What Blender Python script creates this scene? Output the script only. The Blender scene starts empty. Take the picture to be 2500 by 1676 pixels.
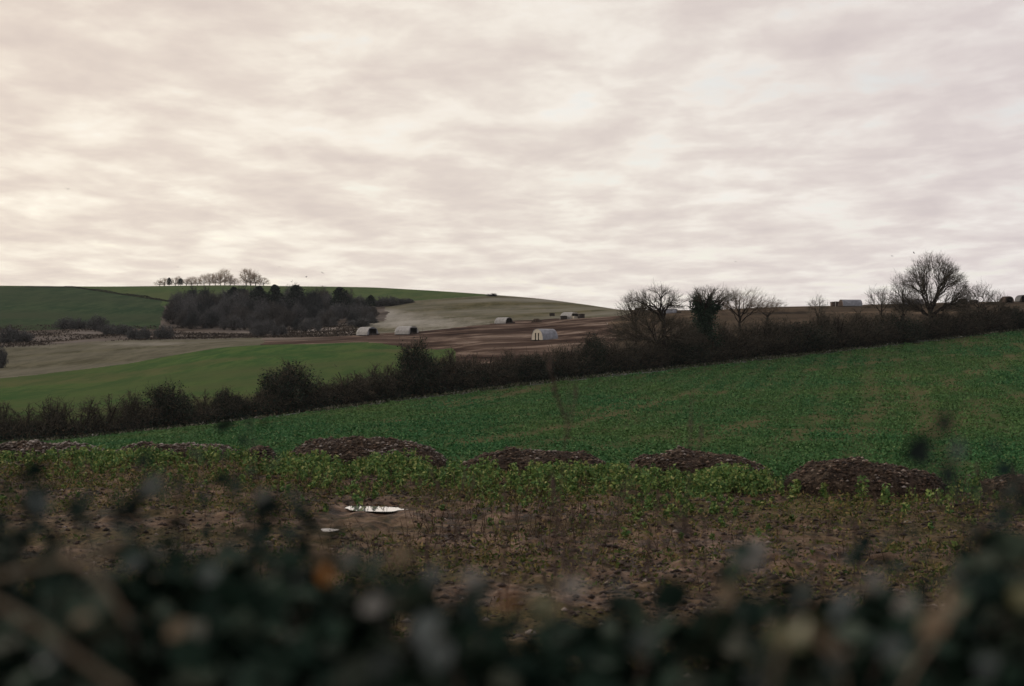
import bpy, math
import numpy as np
from mathutils import Vector

# ------------------------------------------------------------------ basics
F, CX, HY = 3472.0, 1250.0, 838.0          # 50 mm lens on a 2500 px wide frame, eye level row
C = bpy.context.scene.collection
rng = np.random.default_rng(7)

def pt(x, y, Y):
    return np.array([(x - CX) / F * Y, Y, (HY - y) / F * Y])

def tag(o, label=None, cat=None, group=None, kind=None):
    if label: o['label'] = label
    if cat: o['category'] = cat
    if group: o['group'] = group
    if kind: o['kind'] = kind
    return o

def empty(name, loc, rz=0.0, sc=1.0):
    o = bpy.data.objects.new(name, None)
    C.objects.link(o)
    o.empty_display_size = 0.3
    o.location = tuple(float(v) for v in loc)
    o.rotation_euler = (0, 0, rz)
    o.scale = (sc, sc, sc) if np.isscalar(sc) else tuple(sc)
    return o

def make_mesh(name, V, Fc, smooth=False):
    V = np.asarray(V, dtype=np.float32)
    groups = Fc if isinstance(Fc, list) else [Fc]
    groups = [np.asarray(g, dtype=np.int32) for g in groups if len(g)]
    me = bpy.data.meshes.new(name)
    me.vertices.add(len(V))
    me.vertices.foreach_set('co', V.ravel())
    loops = np.concatenate([g.ravel() for g in groups])
    tot = np.concatenate([np.full(len(g), g.shape[1], np.int32) for g in groups])
    start = np.concatenate([[0], np.cumsum(tot)[:-1]]).astype(np.int32)
    me.loops.add(len(loops))
    me.loops.foreach_set('vertex_index', loops)
    me.polygons.add(len(tot))
    me.polygons.foreach_set('loop_start', start)
    me.polygons.foreach_set('loop_total', tot)
    if smooth:
        me.polygons.foreach_set('use_smooth', np.ones(len(tot), bool))
    me.update(calc_edges=True)
    return me

def add(name, me, mat, parent=None):
    o = bpy.data.objects.new(name, me)
    if mat is not None and len(me.materials) == 0:
        me.materials.append(mat)
    C.objects.link(o)
    if parent is not None:
        o.parent = parent
    return o

def copy_tree(o, parent=None):
    c = o.copy(); C.objects.link(c)
    c.parent = parent
    for ch in list(o.children):
        copy_tree(ch, c)
    return c

class MB:                                   # collects simple solids into one mesh
    def __init__(s): s.v = []; s.f = []; s.n = 0
    def put(s, V, Fs):
        V = np.asarray(V, float)
        s.v.append(V); s.f += [[i + s.n for i in f] for f in Fs]; s.n += len(V)
    def box(s, a, b, rz=0.0):
        (x0, y0, z0), (x1, y1, z1) = a, b
        V = [(x0,y0,z0),(x1,y0,z0),(x1,y1,z0),(x0,y1,z0),(x0,y0,z1),(x1,y0,z1),(x1,y1,z1),(x0,y1,z1)]
        s.put(V, [(0,3,2,1),(4,5,6,7),(0,1,5,4),(1,2,6,5),(2,3,7,6),(3,0,4,7)])
    def prism(s, poly, y0, y1):             # polygon in xz pushed along y
        n = len(poly)
        V = [(p[0], y0, p[1]) for p in poly] + [(p[0], y1, p[1]) for p in poly]
        Fs = [tuple(range(n)), tuple(range(2*n-1, n-1, -1))]
        Fs += [(i, i + n, (i+1) % n + n, (i+1) % n) for i in range(n)]
        s.put(V, Fs)
    def mesh(s, name, smooth=False):
        me = bpy.data.meshes.new(name)
        me.from_pydata([tuple(map(float, p)) for p in np.concatenate(s.v)], [], s.f)
        if smooth:
            me.polygons.foreach_set('use_smooth', np.ones(len(me.polygons), bool))
        me.update()
        return me
    def build(s, name, mat, parent=None, smooth=False):
        return add(name, s.mesh(name, smooth), mat, parent)

# ------------------------------------------------------------------ noise
def _h(ix, iy, seed):
    n = (ix * 374761393 + iy * 668265263 + seed * 974711) & 0xffffffff
    n = ((n ^ (n >> 13)) * 1274126177) & 0xffffffff
    return ((n ^ (n >> 16)) & 0xffff) / 65535.0
def vnoise(x, y, seed=0):
    x = np.asarray(x, float); y = np.asarray(y, float)
    ix = np.floor(x).astype(np.int64); iy = np.floor(y).astype(np.int64)
    fx = x - ix; fy = y - iy
    fx = fx*fx*(3-2*fx); fy = fy*fy*(3-2*fy)
    a = _h(ix, iy, seed); b = _h(ix+1, iy, seed); c = _h(ix, iy+1, seed); d = _h(ix+1, iy+1, seed)
    return (a*(1-fx)+b*fx)*(1-fy) + (c*(1-fx)+d*fx)*fy
def fbm(x, y, oct=4, seed=0, rough=0.5):
    s = 0; a = 1.0; t = 0
    for k in range(oct):
        s = s + a * vnoise(x * 2**k, y * 2**k, seed + 17*k); t += a; a *= rough
    return s / t - 0.5
def sstep(a, b, x):
    t = np.clip((x - a) / (b - a), 0, 1); return t*t*(3-2*t)

def pchip(xk, yk, x):
    xk = np.asarray(xk, float); yk = np.asarray(yk, float); x = np.clip(np.asarray(x, float), xk[0], xk[-1])
    h = np.diff(xk); d = np.diff(yk) / h
    m = np.zeros(len(xk))
    for i in range(1, len(xk)-1):
        if d[i-1]*d[i] > 0:
            w1 = 2*h[i] + h[i-1]; w2 = h[i] + 2*h[i-1]
            m[i] = (w1 + w2) / (w1/d[i-1] + w2/d[i])
    m[0] = d[0]; m[-1] = d[-1]
    i = np.clip(np.searchsorted(xk, x) - 1, 0, len(xk)-2)
    t = (x - xk[i]) / h[i]
    return ((2*t**3-3*t**2+1)*yk[i] + (t**3-2*t**2+t)*h[i]*m[i] + (-2*t**3+3*t**2)*yk[i+1] + (t**3-t**2)*h[i]*m[i+1])

# ------------------------------------------------------------------ terrain profile lines: (x, distance, row)
def line_z(Y, z): return [(0, Y, HY - z/Y*F), (2500, Y, HY - z/Y*F)]
LN = {}
LN['l0'] = line_z(0.4, -1.5)
LN['l1'] = line_z(2.6, -1.75)
LN['l2'] = line_z(6.0, -2.9)
LN['l3'] = line_z(12.0, -3.32)
LN['l4'] = line_z(21.0, -3.45)
LN['pile'] = [(-300,44,1128),(0,43,1130),(400,43,1118),(900,41,1140),(1300,39,1156),(1700,37.6,1171),(2100,34,1208),(2500,33,1216),(2800,33,1218)]
LN['mid'] = [(-300,70,1112),(0,70,1105),(400,72,1075),(900,78,1040),(1300,82,1025),(1700,86,1010),(2100,88,990),(2500,90,965),(2800,90,950)]
LN['hedge'] = [(-300,104,1108),(0,110,1085),(200,115,1070),(600,128,1025),(1000,140,975),(1300,150,938),(1700,168,893),(2000,183,862),(2300,203,828),(2500,215,805),(2900,235,770)]
LN['back'] = [(-300,122,1062),(0,130,1040),(200,135,1030),(600,146,985),(1000,158,930),(1300,168,885),(1700,185,850),(2100,206,815),(2500,230,787),(2900,250,760)]
LN['crest'] = [(-300,225,955),(0,230,925),(300,245,890),(600,260,845),(900,250,838),(1080,216,856),(1200,198,855),(1500,226,808),(1800,236,785),(2100,246,775),(2500,256,766),(2900,265,745)]
LN['foot'] = [(-300,330,852),(0,330,848),(300,335,832),(600,335,826),(800,325,822),(900,320,817),(1050,310,809),(1200,330,791),(1300,335,784),(1400,330,777),(1500,320,772),(1650,300,766),(1800,300,760),(2100,310,752),(2500,310,745),(2900,310,735)]
LN['lip'] = [(-300,400,805),(0,400,803),(300,410,803),(600,400,810),(800,400,797),(900,400,788),(1050,400,778),(1200,400,769),(1350,400,761),(1500,370,758),(1700,340,757),(1900,340,750),(2060,342,746),(2200,345,742),(2350,345,738),(2500,345,735),(2900,345,726)]
LN['slope'] = [(-300,500,745),(0,500,745),(415,510,737),(600,510,738),(900,500,740),(1000,480,737),(1200,470,731),(1300,460,737),(1500,430,755),(1700,450,772),(2500,450,765)]
LN['ridge'] = [(-300,640,697),(0,640,698),(250,650,700),(560,660,697),(700,660,699),(900,640,702),(1000,600,707),(1100,560,713),(1200,520,720),(1300,500,728),(1400,480,740),(1500,462,755),(1600,600,775),(2500,600,790)]
LN['far'] = [(-300,950,735),(1000,950,745),(1500,950,800),(2500,950,805)]
LN['horizon'] = [(0,7000,826),(2500,7000,826)]
ORDER = ['l0','l1','l2','l3','l4','pile','mid','hedge','back','crest','foot','lip','slope','ridge','far','horizon']
def lY(name, x):
    L = LN[name]; return pchip([p[0] for p in L], [p[1] for p in L], x)
def lR(name, x):
    L = LN[name]; return pchip([p[0] for p in L], [p[2] for p in L], x)

TX = np.concatenate([np.linspace(-9000, -320, 25), np.linspace(-300, 2800, 320), np.linspace(2900, 11000, 25)])
TL = np.linspace(math.log(0.4), math.log(7000), 1100)
kY = np.array([lY(n, TX) for n in ORDER]); kR = np.array([lR(n, TX) for n in ORDER])
kY = np.maximum.accumulate(kY + np.arange(len(ORDER))[:, None]*1e-3, axis=0)
WT = np.zeros((len(TX), len(TL)))
for i in range(len(TX)):
    WT[i] = pchip(np.log(kY[:, i]), (HY - kR[:, i]) / F, TL)
PUD = []
def hbase(X, Y):
    X = np.asarray(X, float); Y = np.maximum(np.asarray(Y, float), 0.41)
    x = np.clip(X / Y * F + CX, TX[0], TX[-1] - 1e-6); l = np.clip(np.log(Y), TL[0], TL[-1]-1e-9)
    i = np.clip(np.searchsorted(TX, x, side='right') - 1, 0, len(TX)-2); tx = (x - TX[i]) / (TX[i+1]-TX[i])
    fj = (l - TL[0]) / (TL[1]-TL[0]); j = np.clip(fj.astype(int), 0, len(TL)-2); ty = fj - j
    w = (WT[i,j]*(1-tx)+WT[i+1,j]*tx)*(1-ty) + (WT[i,j+1]*(1-tx)+WT[i+1,j+1]*tx)*ty
    return w * Y
def mudness(X, Y, x):
    return 1 - sstep(0, 3, Y - lY('pile', x))
def hground(X, Y):
    X = np.asarray(X, float); Y = np.asarray(Y, float)
    x = X / np.maximum(Y, .4) * F + CX
    z = hbase(X, Y)
    m = mudness(X, Y, x) * sstep(3, 9, Y)
    z = z + m * (0.26*fbm(X*0.7, Y*0.6, 4, 3) + 0.16*fbm(X*2.6+9, Y*2.2, 3, 5))
    pig = sstep(0, 8, Y - lY('back', x)) * (1 - sstep(-5, 10, Y - lY('lip', x))) * sstep(560, 950, x)
    z = z + pig * (1.1*fbm(X*0.018, Y*0.09, 3, 11) + 0.5*fbm(X*0.05, Y*0.35, 3, 13))
    sc = sstep(0, 15, Y - lY('foot', x)) * (1 - sstep(0, 30, Y - lY('lip', x))) * (1 - sstep(800, 950, x))
    z = z + sc * 1.6 * fbm(X*0.06, Y*0.09, 3, 19)
    z = z + sstep(60, 100, Y) * (1 - sstep(200, 260, Y)) * 0.12 * fbm(X*0.2, Y*0.2, 2, 29)
    for px, py, a, b, lev in PUD:            # hollows that hold the puddles
        q = ((X-px)/a)**2 + ((Y-py+.25*(X-px))/b)**2 + 1.1*fbm(X*2.2, Y*2.6, 3, 55)
        t = 1 - sstep(.5, 1.6, q)
        z = z*(1-t) + (lev - .05)*t
    return z
PUD = []
for _x, _Y, _a, _b in ((912, 29.8, .52, .34), (803, 26.4, .12, .16)):
    _X = (_x-CX)/F*_Y
    PUD.append((_X, _Y, _a, _b, float(hbase(np.array([_X]), np.array([_Y]))[0])))
def gpt(x, Y):                              # ground point under image column x at distance Y
    X = (x - CX) / F * Y
    return np.array([X, Y, float(hground(np.array([X]), np.array([Y]))[0])])
def ground_at_row(x, y, Ymin, Ymax):        # ground point seen at column x, row y, searched between two distances
    Ys = np.linspace(Ymin, Ymax, 600); X = (x - CX) / F * Ys
    r = HY - hbase(X, Ys) / Ys * F
    k = int(np.argmin(np.abs(r - y)))
    return gpt(x, float(Ys[k]))

# ------------------------------------------------------------------ materials
def newmat(name):
    m = bpy.data.materials.new(name); m.use_nodes = True
    nt = m.node_tree; b = nt.nodes['Principled BSDF']
    b.inputs['Specular IOR Level'].default_value = 0.15
    b.inputs['Roughness'].default_value = 0.85
    return m, nt, b
def col4(c): return (c[0], c[1], c[2], 1)
def ramp(nt, fac, stops, interp='LINEAR'):
    n = nt.nodes.new('ShaderNodeValToRGB'); n.color_ramp.interpolation = interp
    e = n.color_ramp.elements
    e[0].position = stops[0][0]; e[0].color = col4(stops[0][1])
    e[1].position = stops[-1][0]; e[1].color = col4(stops[-1][1])
    for p, c in stops[1:-1]:
        k = e.new(p); k.color = col4(c)
    nt.links.new(fac, n.inputs[0]); return n.outputs[0]
def mapping(nt, scale=(1,1,1), rot=0.0, loc=(0,0,0), src='Object'):
    tc = nt.nodes.new('ShaderNodeTexCoord'); mp = nt.nodes.new('ShaderNodeMapping')
    mp.inputs['Scale'].default_value = scale; mp.inputs['Rotation'].default_value = (0,0,rot); mp.inputs['Location'].default_value = loc
    nt.links.new(tc.outputs[src], mp.inputs[0]); return mp.outputs[0]
def noise(nt, vec, scale, detail=4, rough=0.55, dist=0.0):
    n = nt.nodes.new('ShaderNodeTexNoise'); n.inputs['Scale'].default_value = scale
    n.inputs['Detail'].default_value = detail; n.inputs['Roughness'].default_value = rough; n.inputs['Distortion'].default_value = dist
    nt.links.new(vec, n.inputs['Vector']); return n.outputs['Fac']
def mixc(nt, fac, a, b, blend='MIX'):
    n = nt.nodes.new('ShaderNodeMix'); n.data_type = 'RGBA'; n.blend_type = blend
    if hasattr(fac, 'links') or hasattr(fac, 'is_linked'): nt.links.new(fac, n.inputs[0])
    else: n.inputs[0].default_value = fac
    for s, i in ((a, 6), (b, 7)):
        if isinstance(s, tuple): n.inputs[i].default_value = col4(s)
        else: nt.links.new(s, n.inputs[i])
    return n.outputs[2]
def attr(nt, name):
    n = nt.nodes.new('ShaderNodeAttribute'); n.attribute_name = name; return n.outputs['Fac']
def bump(nt, b, h, strength, dist):
    n = nt.nodes.new('ShaderNodeBump'); n.inputs['Strength'].default_value = strength; n.inputs['Distance'].default_value = dist
    nt.links.new(h, n.inputs['Height']); nt.links.new(n.outputs[0], b.inputs['Normal'])
def mathn(nt, op, a, b=None):
    n = nt.nodes.new('ShaderNodeMath'); n.operation = op
    for s, i in ((a, 0), (b, 1)):
        if s is None: continue
        if isinstance(s, (int, float)): n.inputs[i].default_value = s
        else: nt.links.new(s, n.inputs[i])
    return n.outputs[0]

def island_mat(name, stops, rough=0.7, spec=0.2, trans=0.0):
    m, nt, b = newmat(name)
    g = nt.nodes.new('ShaderNodeNewGeometry')
    nt.links.new(ramp(nt, g.outputs['Random Per Island'], stops), b.inputs['Base Color'])
    b.inputs['Roughness'].default_value = rough; b.inputs['Specular IOR Level'].default_value = spec
    return m
def solid_mat(name, a, c, scale, rough=0.8, spec=0.15, metal=0.0, stretch=(1,1,1)):
    m, nt, b = newmat(name)
    nt.links.new(ramp(nt, noise(nt, mapping(nt, stretch), scale, 5, .6), [(.3, a), (.7, c)]), b.inputs['Base Color'])
    b.inputs['Roughness'].default_value = rough; b.inputs['Specular IOR Level'].default_value = spec; b.inputs['Metallic'].default_value = metal
    return m

M = {}
def field_mat(name, base, second, third, fine, coarse, aniso=(1,1,1), rot=0.0, bumpd=0.1):
    """two noise scales for the plant cover, 'patch' attribute brings in the third colour (bare soil, chalk)"""
    m, nt, b = newmat(name)
    vf = mapping(nt, (1, 1 if name == 'crop_ground' else .28, 1)); vc = mapping(nt, aniso, rot)
    nf = noise(nt, vf, fine*.22, 7, .78); nc = noise(nt, vc, coarse, 5, .6)
    c = mixc(nt, ramp(nt, nf, [(.43,(0,0,0)),(.57,(1,1,1))]), base, second)
    c = mixc(nt, ramp(nt, nc, [(.35,(0,0,0)),(.7,(1,1,1))]), c, mixc(nt, .55, base, third))
    pa = attr(nt, 'patch')
    pf = mathn(nt, 'ADD', pa, mathn(nt, 'MULTIPLY', mathn(nt, 'SUBTRACT', nf, .5), 1.6))
    gate = ramp(nt, pa, [(.02,(0,0,0)),(.2,(1,1,1))])
    c = mixc(nt, mathn(nt, 'MULTIPLY', gate, ramp(nt, pf, [(.1,(0,0,0)),(1.0,(1,1,1))])), c, third)
    nt.links.new(c, b.inputs['Base Color']); b.inputs['Specular IOR Level'].default_value = 0.0
    bump(nt, b, nf, .8, bumpd)
    M[name] = m
field_mat('crop_ground', (.032,.070,.026), (.050,.098,.036), (.125,.105,.056), 1.3, .25, (1,.5,1), .3)
field_mat('pasture_ground', (.040,.095,.030), (.082,.130,.042), (.120,.112,.055), 1.0, .06, (.3,1,1), -.15)
field_mat('stubble_ground', (.075,.072,.043), (.145,.135,.088), (.28,.26,.215), 1.0, .05, (.25,1,1), .1)
field_mat('scrub_ground', (.040,.031,.024), (.095,.073,.055), (.36,.32,.28), .8, .09, (.4,1,1), .0)
field_mat('olive_ground', (.075,.072,.036), (.130,.115,.062), (.38,.36,.31), .7, .05, (.4,1,1), .0)
field_mat('hilltop_ground', (.048,.092,.034), (.092,.130,.048), (.13,.125,.065), .6, .04, (.3,1,1), .0)
field_mat('hillcrop_ground', (.030,.058,.030), (.058,.086,.043), (.08,.085,.05), .7, .03, (.3,1,1), .0)
field_mat('dark_field_ground', (.032,.027,.021), (.066,.054,.040), (.17,.125,.085), .8, .05, (.2,1.6,1), .08)

def pig_mat():
    m, nt, b = newmat('trampled_earth')
    v = mapping(nt, (.014,.085,1), .06); n1 = noise(nt, v, 1.0, 6, .66, .25)
    v2 = mapping(nt, (.5,1,1)); n2 = noise(nt, v2, 1.1, 3, .7)
    c = ramp(nt, n1, [(.36,(.028,.019,.016)),(.45,(.075,.051,.040)),(.52,(.125,.088,.068)),(.57,(.23,.17,.13)),(.66,(.34,.265,.21))])
    c = mixc(nt, ramp(nt, n2, [(.3,(0,0,0)),(.7,(.6,.6,.6))]), c, (.05,.035,.028)); b.inputs['Specular IOR Level'].default_value = 0
    c = mixc(nt, mathn(nt, 'MULTIPLY', attr(nt, 'patch'), .9), c, (.34,.30,.25))
    nt.links.new(c, b.inputs['Base Color'])
    bump(nt, b, n2, .8, .25); M['trampled_earth'] = m
pig_mat()
def mud_mat():
    m, nt, b = newmat('wet_mud')
    v = mapping(nt, (1,.75,1)); n1 = noise(nt, v, 2.2, 8, .68); n2 = noise(nt, mapping(nt, (.5,.9,1)), .45, 4, .6); n3 = noise(nt, v, 9, 4, .7)
    c = ramp(nt, n1, [(.38,(.014,.009,.005)),(.46,(.066,.039,.023)),(.54,(.150,.090,.054)),(.65,(.29,.19,.125))])
    c = mixc(nt, ramp(nt, n2, [(.42,(0,0,0)),(.62,(.8,.8,.8))]), c, mixc(nt, ramp(nt, n3, [(.42,(0,0,0)),(.58,(1,1,1))]), (.035,.040,.015), (.14,.11,.045)))
    nt.links.new(c, b.inputs['Base Color'])
    nt.links.new(ramp(nt, n2, [(.4,(.55,.55,.55)),(.6,(.9,.9,.9))]), b.inputs['Roughness'])
    b.inputs['Specular IOR Level'].default_value = .08
    bump(nt, b, n1, 1.0, .2); M['wet_mud'] = m
mud_mat()
def verge_mat():
    m, nt, b = newmat('frosty_verge')
    n1 = noise(nt, mapping(nt, (.35,1,1)), .8, 4, .65)
    nt.links.new(ramp(nt, n1, [(.42,(.030,.055,.028)),(.52,(.09,.11,.075)),(.60,(.30,.31,.28))]), b.inputs['Base Color'])
    bump(nt, b, n1, .6, .1); M['frosty_verge'] = m
verge_mat()

M['bark'] = solid_mat('dark_bark', (.018,.015,.013), (.05,.041,.034), 3.0, .9, .0)
M['twig'] = island_mat('bare_twigs', [(0,(.030,.030,.024)),(.5,(.070,.064,.049)),(.85,(.125,.108,.080)),(1,(.20,.15,.10))], .9, .0)
M['twig_pale'] = island_mat('pale_twigs', [(0,(.09,.068,.05)),(.5,(.17,.13,.095)),(1,(.27,.21,.15))], .9, .0)
M['twig_far'] = island_mat('copse_twigs', [(0,(.055,.058,.060)),(.6,(.11,.11,.11)),(1,(.20,.195,.185))], .9, .0)
M['twig_brown'] = island_mat('brown_copse_twigs', [(0,(.045,.043,.041)),(.6,(.078,.073,.068)),(1,(.125,.113,.10))], .9, .0)
M['twig_dark'] = island_mat('dark_copse_twigs', [(0,(.022,.028,.030)),(.6,(.040,.046,.047)),(1,(.075,.08,.078))], .9, .0)
M['ivy'] = island_mat('ivy_leaves', [(0,(.010,.026,.016)),(.6,(.022,.046,.028)),(1,(.05,.080,.045))], .7, .1)
M['needles'] = island_mat('conifer_needles', [(0,(.007,.016,.012)),(1,(.018,.032,.023))], .85, .0)
M['hedge_leaf'] = island_mat('hedge_leaves', [(0,(.014,.026,.020)),(.5,(.028,.044,.031)),(.8,(.045,.050,.032)),(1,(.095,.06,.036))], .8, .04)
def leaf_toned(name, stops, other, scale):
    m = island_mat(name, stops, .75, .06); nt = m.node_tree; b = nt.nodes['Principled BSDF']
    c = b.inputs['Base Color'].links[0].from_socket
    n = noise(nt, mapping(nt, (1,.35,1), .25), scale, 4, .6)
    nt.links.new(mixc(nt, ramp(nt, n, [(.40,(0,0,0)),(.64,(.75,.75,.75))]), c, other), b.inputs['Base Color']); return m
M['plain_crop_leaf'] = island_mat('crop_leaves', [(0,(.034,.100,.036)),(.5,(.056,.145,.050)),(.85,(.090,.180,.060)),(1,(.17,.195,.075))], .75, .06)
M['rape_leaf'] = island_mat('rape_leaves', [(0,(.050,.115,.036)),(.45,(.115,.205,.058)),(.8,(.22,.29,.08)),(1,(.36,.35,.13))], .7, .08)
M['crop_leaf'] = leaf_toned('toned_crop_leaves', [(0,(.032,.115,.040)),(.5,(.054,.155,.056)),(.85,(.088,.190,.066)),(1,(.16,.21,.085))], (.115,.185,.055), .075)
M['weed_leaf'] = island_mat('weed_leaves', [(0,(.040,.075,.020)),(.45,(.105,.125,.034)),(.75,(.18,.145,.055)),(1,(.30,.21,.10))], .8, .03)
M['clod'] = island_mat('soil_clods', [(0,(.02,.014,.011)),(.6,(.06,.042,.034)),(.92,(.12,.088,.07)),(1,(.3,.25,.21))], .85)
M['chunk'] = island_mat('muck_lumps', [(0,(.012,.007,.005)),(.5,(.055,.033,.020)),(.85,(.13,.080,.050)),(.96,(.22,.155,.11)),(1,(.36,.29,.23))], .75, .3)

TRACKS = []
for _pts in ([(1960,1075),(2100,1018),(2210,972),(2330,925),(2440,885),(2540,852)], [(1990,905),(2080,893),(2190,879),(2330,868)], [(1440,1012),(1560,985),(1680,962),(1800,956)], [(1180,1080),(1330,1052),(1430,1030),(1560,1008)], [(1640,1085),(1760,1050),(1840,1030)], [(880,1035),(1010,1015),(1160,1000)], [(2240,1060),(2350,1010),(2480,965)]):
    TRACKS.append(np.array([ground_at_row(a, b, 48, 210)[:2] for a, b in _pts]))
def bareness(X, Y):
    f = .75*sstep(-.05, .25, fbm((X*0.25+Y*0.97)*0.022, (X*0.97-Y*0.25)*0.085, 4, 61))
    edge = 1.4*fbm(X*.35, Y*.2, 3, 63)
    for T in TRACKS:
        d = np.full(np.shape(X), 1e9)
        for p, q in zip(T[:-1], T[1:]):
            v = q - p; t = np.clip(((X-p[0])*v[0] + (Y-p[1])*v[1])/(v @ v), 0, 1)
            d = np.minimum(d, np.hypot(X-p[0]-t*v[0], Y-p[1]-t*v[1]))
        f = np.maximum(f, .74*(1 - sstep(-.1, 2.0, d/2.1 + 1.3*edge)))
    return f
# ------------------------------------------------------------------ terrain meshes
cols = np.concatenate([np.linspace(-9000, -260, 28), np.arange(-200, 2701, 4.0), np.linspace(2760, 11000, 28)])
rows = np.concatenate([np.geomspace(0.42, 12, 26)[:-1], np.geomspace(12, 48, 270)[:-1], np.geomspace(48, 235, 280)[:-1], np.geomspace(235, 700, 300)[:-1], np.geomspace(700, 7000, 16)])
GX = (cols[None, :] - CX) / F * rows[:, None]; GY = np.repeat(rows[:, None], len(cols), 1)
GZ = hground(GX, GY)
Gx = np.repeat(cols[None, :], len(rows), 0)
Gr = HY - hbase(GX, GY) / GY * F
nR, nC = GX.shape
jx = Gx + 26*fbm(GX*0.05, GY*0.05, 3, 41); jr = Gr + 4*fbm(GX*0.06+5, GY*0.05, 3, 43)
def ln_at(x, p): return np.interp(x, [q[0] for q in p], [q[1] for q in p])
pileY = lY('pile', Gx); hedgeY = lY('hedge', Gx); crestY = lY('crest', Gx); footY = lY('foot', Gx); lipY = lY('lip', Gx); slopeY = lY('slope', Gx)
jY = GY * (1 + 0.03*fbm(GX*0.08, GY*0.08, 3, 47))
Z = np.zeros(GX.shape, int)               # 0 mud 1 crop 2 verge 3 pasture 4 stubble 5 pig 6 scrub 7 olive 8 hillcrop 9 hilltop 10 bank
Z[:] = 0
Z[GY < 8] = 10
Z[jY > pileY + 1.0] = 1
Z[GY > hedgeY - 2.4 - 4.0*fbm(GX*.05, GY*0, 2, 5)] = 2
Z[GY > hedgeY + 3] = 5
Z[(GY > hedgeY + 3) & (jx < 1108)] = 3
past = (jY > crestY) & (GY > hedgeY + 3)
Z[past & (jx < 640)] = 4
Z[past & (jx >= 640)] = 5
sl = jY > footY
Z[sl & (jx < 860)] = 6
Z[sl & (jx >= 860) & (jx < 1540)] = 7
Z[sl & (jx >= 1540)] = 5
up = jY > lipY
Z[up & (jx < 392)] = 8
Z[up & (jx >= 392)] = 9
fence_line = [(-300,697),(180,702),(415,738),(440,742)]
Z[up & (jx < 430) & (Gr < ln_at(Gx, fence_line))] = 9
top_line = [(930,742),(1000,736),(1200,722),(1230,712)]
Z[up & (jx >= 392) & (jx < 960) & (Gr > 748)] = 6
Z[up & (jx >= 940) & (Gr > ln_at(Gx, top_line) + 1.5*fbm(GX*.05,GY*.05,2,3))] = 7
Z[up & (Gx >= 1212)] = 7
Z[up & (jx >= 1540)] = 5
Z[(GY > 700)] = np.where(Gx[(GY > 700)] < 1500, 9, 5)
Z[(Z == 5) & (jx > 1500 + 60*fbm(GX*.02, GY*.05, 3, 9))] = 11
Z[(Z == 5) & (jx < 1010) & (jx > 600) & (GY < crestY)] = 3
# patch attribute : bare soil in the crop, chalk on the slopes
patch = np.zeros(GX.shape)
bare_f = bareness(GX, GY)
patch = np.where(Z == 1, bare_f*0.85, patch)
chalk = np.exp(-(((Gx-985)/120)**2 + ((Gr-787)/15)**2)) * .65 + .9*np.exp(-(((Gx-920)/60)**2 + ((Gr-766)/10)**2)) + .35*np.exp(-(((Gx-1120)/190)**2 + ((Gr-792)/12)**2))
patch = np.where(Z == 7, np.clip(chalk, 0, 1), patch)
ch2 = .9*np.exp(-(((Gx-800)/100)**2 + ((Gr-812)/7)**2)) + .5*np.exp(-(((Gx-600)/80)**2 + ((Gr-817)/6)**2))
patch = np.where(Z == 6, np.clip(ch2, 0, 1), patch)
st = .75*np.exp(-(((Gx-360)/110)**2 + ((Gr-840)/4.5)**2)) + .3*np.exp(-(((Gx-110)/60)**2 + ((Gr-848)/4)**2))
patch = np.where(Z == 4, st, patch)
patch = np.where(Z == 5, .55*np.exp(-(((Gx-650)/120)**2 + ((Gr-826)/6)**2)), patch)
patch = np.where(Z == 11, .9*sstep(.10, .25, fbm(GX*.02, GY*.12, 3, 78)), patch)
patch = np.where(Z == 3, .5*sstep(.0, .2, fbm(GX*.03, GY*.06, 3, 77)), patch)

idx = np.arange(nR*nC).reshape(nR, nC)
quads = np.stack([idx[:-1,:-1], idx[:-1,1:], idx[1:,1:], idx[1:,:-1]], -1).reshape(-1, 4)
fz = Z[:-1,:-1].ravel()
VV = np.stack([GX, GY, GZ], -1).reshape(-1, 3)
names = {0:('mud','wet_mud'),1:('crop_field','crop_ground'),2:('verge','frosty_verge'),3:('pasture','pasture_ground'),4:('stubble_field','stubble_ground'),
         5:('trampled_field','trampled_earth'),6:('rough_grassland','scrub_ground'),7:('hillside','olive_ground'),8:('hill_field','hillcrop_ground'),9:('hilltop','hilltop_ground'),10:('bank','wet_mud'),11:('rough_field','dark_field_ground')}
for z, (nm, mt) in names.items():
    q = quads[fz == z]
    u, inv = np.unique(q, return_inverse=True)
    V = VV[u]; Fq = inv.reshape(-1, 4)
    if z == 10:                           # the bank carries on behind the viewer
        n = len(V)
        V = np.concatenate([V, [(-60,-60,-1.5),(60,-60,-1.5),(60,.42,-1.5),(-60,.42,-1.5)]]); Fq = np.concatenate([Fq, [[n,n+1,n+2,n+3]]])
    me = make_mesh(nm, V, Fq, True)
    a = me.attributes.new('patch', 'FLOAT', 'POINT')
    pv = patch.ravel()[u]
    if z == 10: pv = np.concatenate([pv, np.zeros(4)])
    a.data.foreach_set('value', pv.astype(np.float32))
    tag(add(nm, me, M[mt]), kind='structure')

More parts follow.
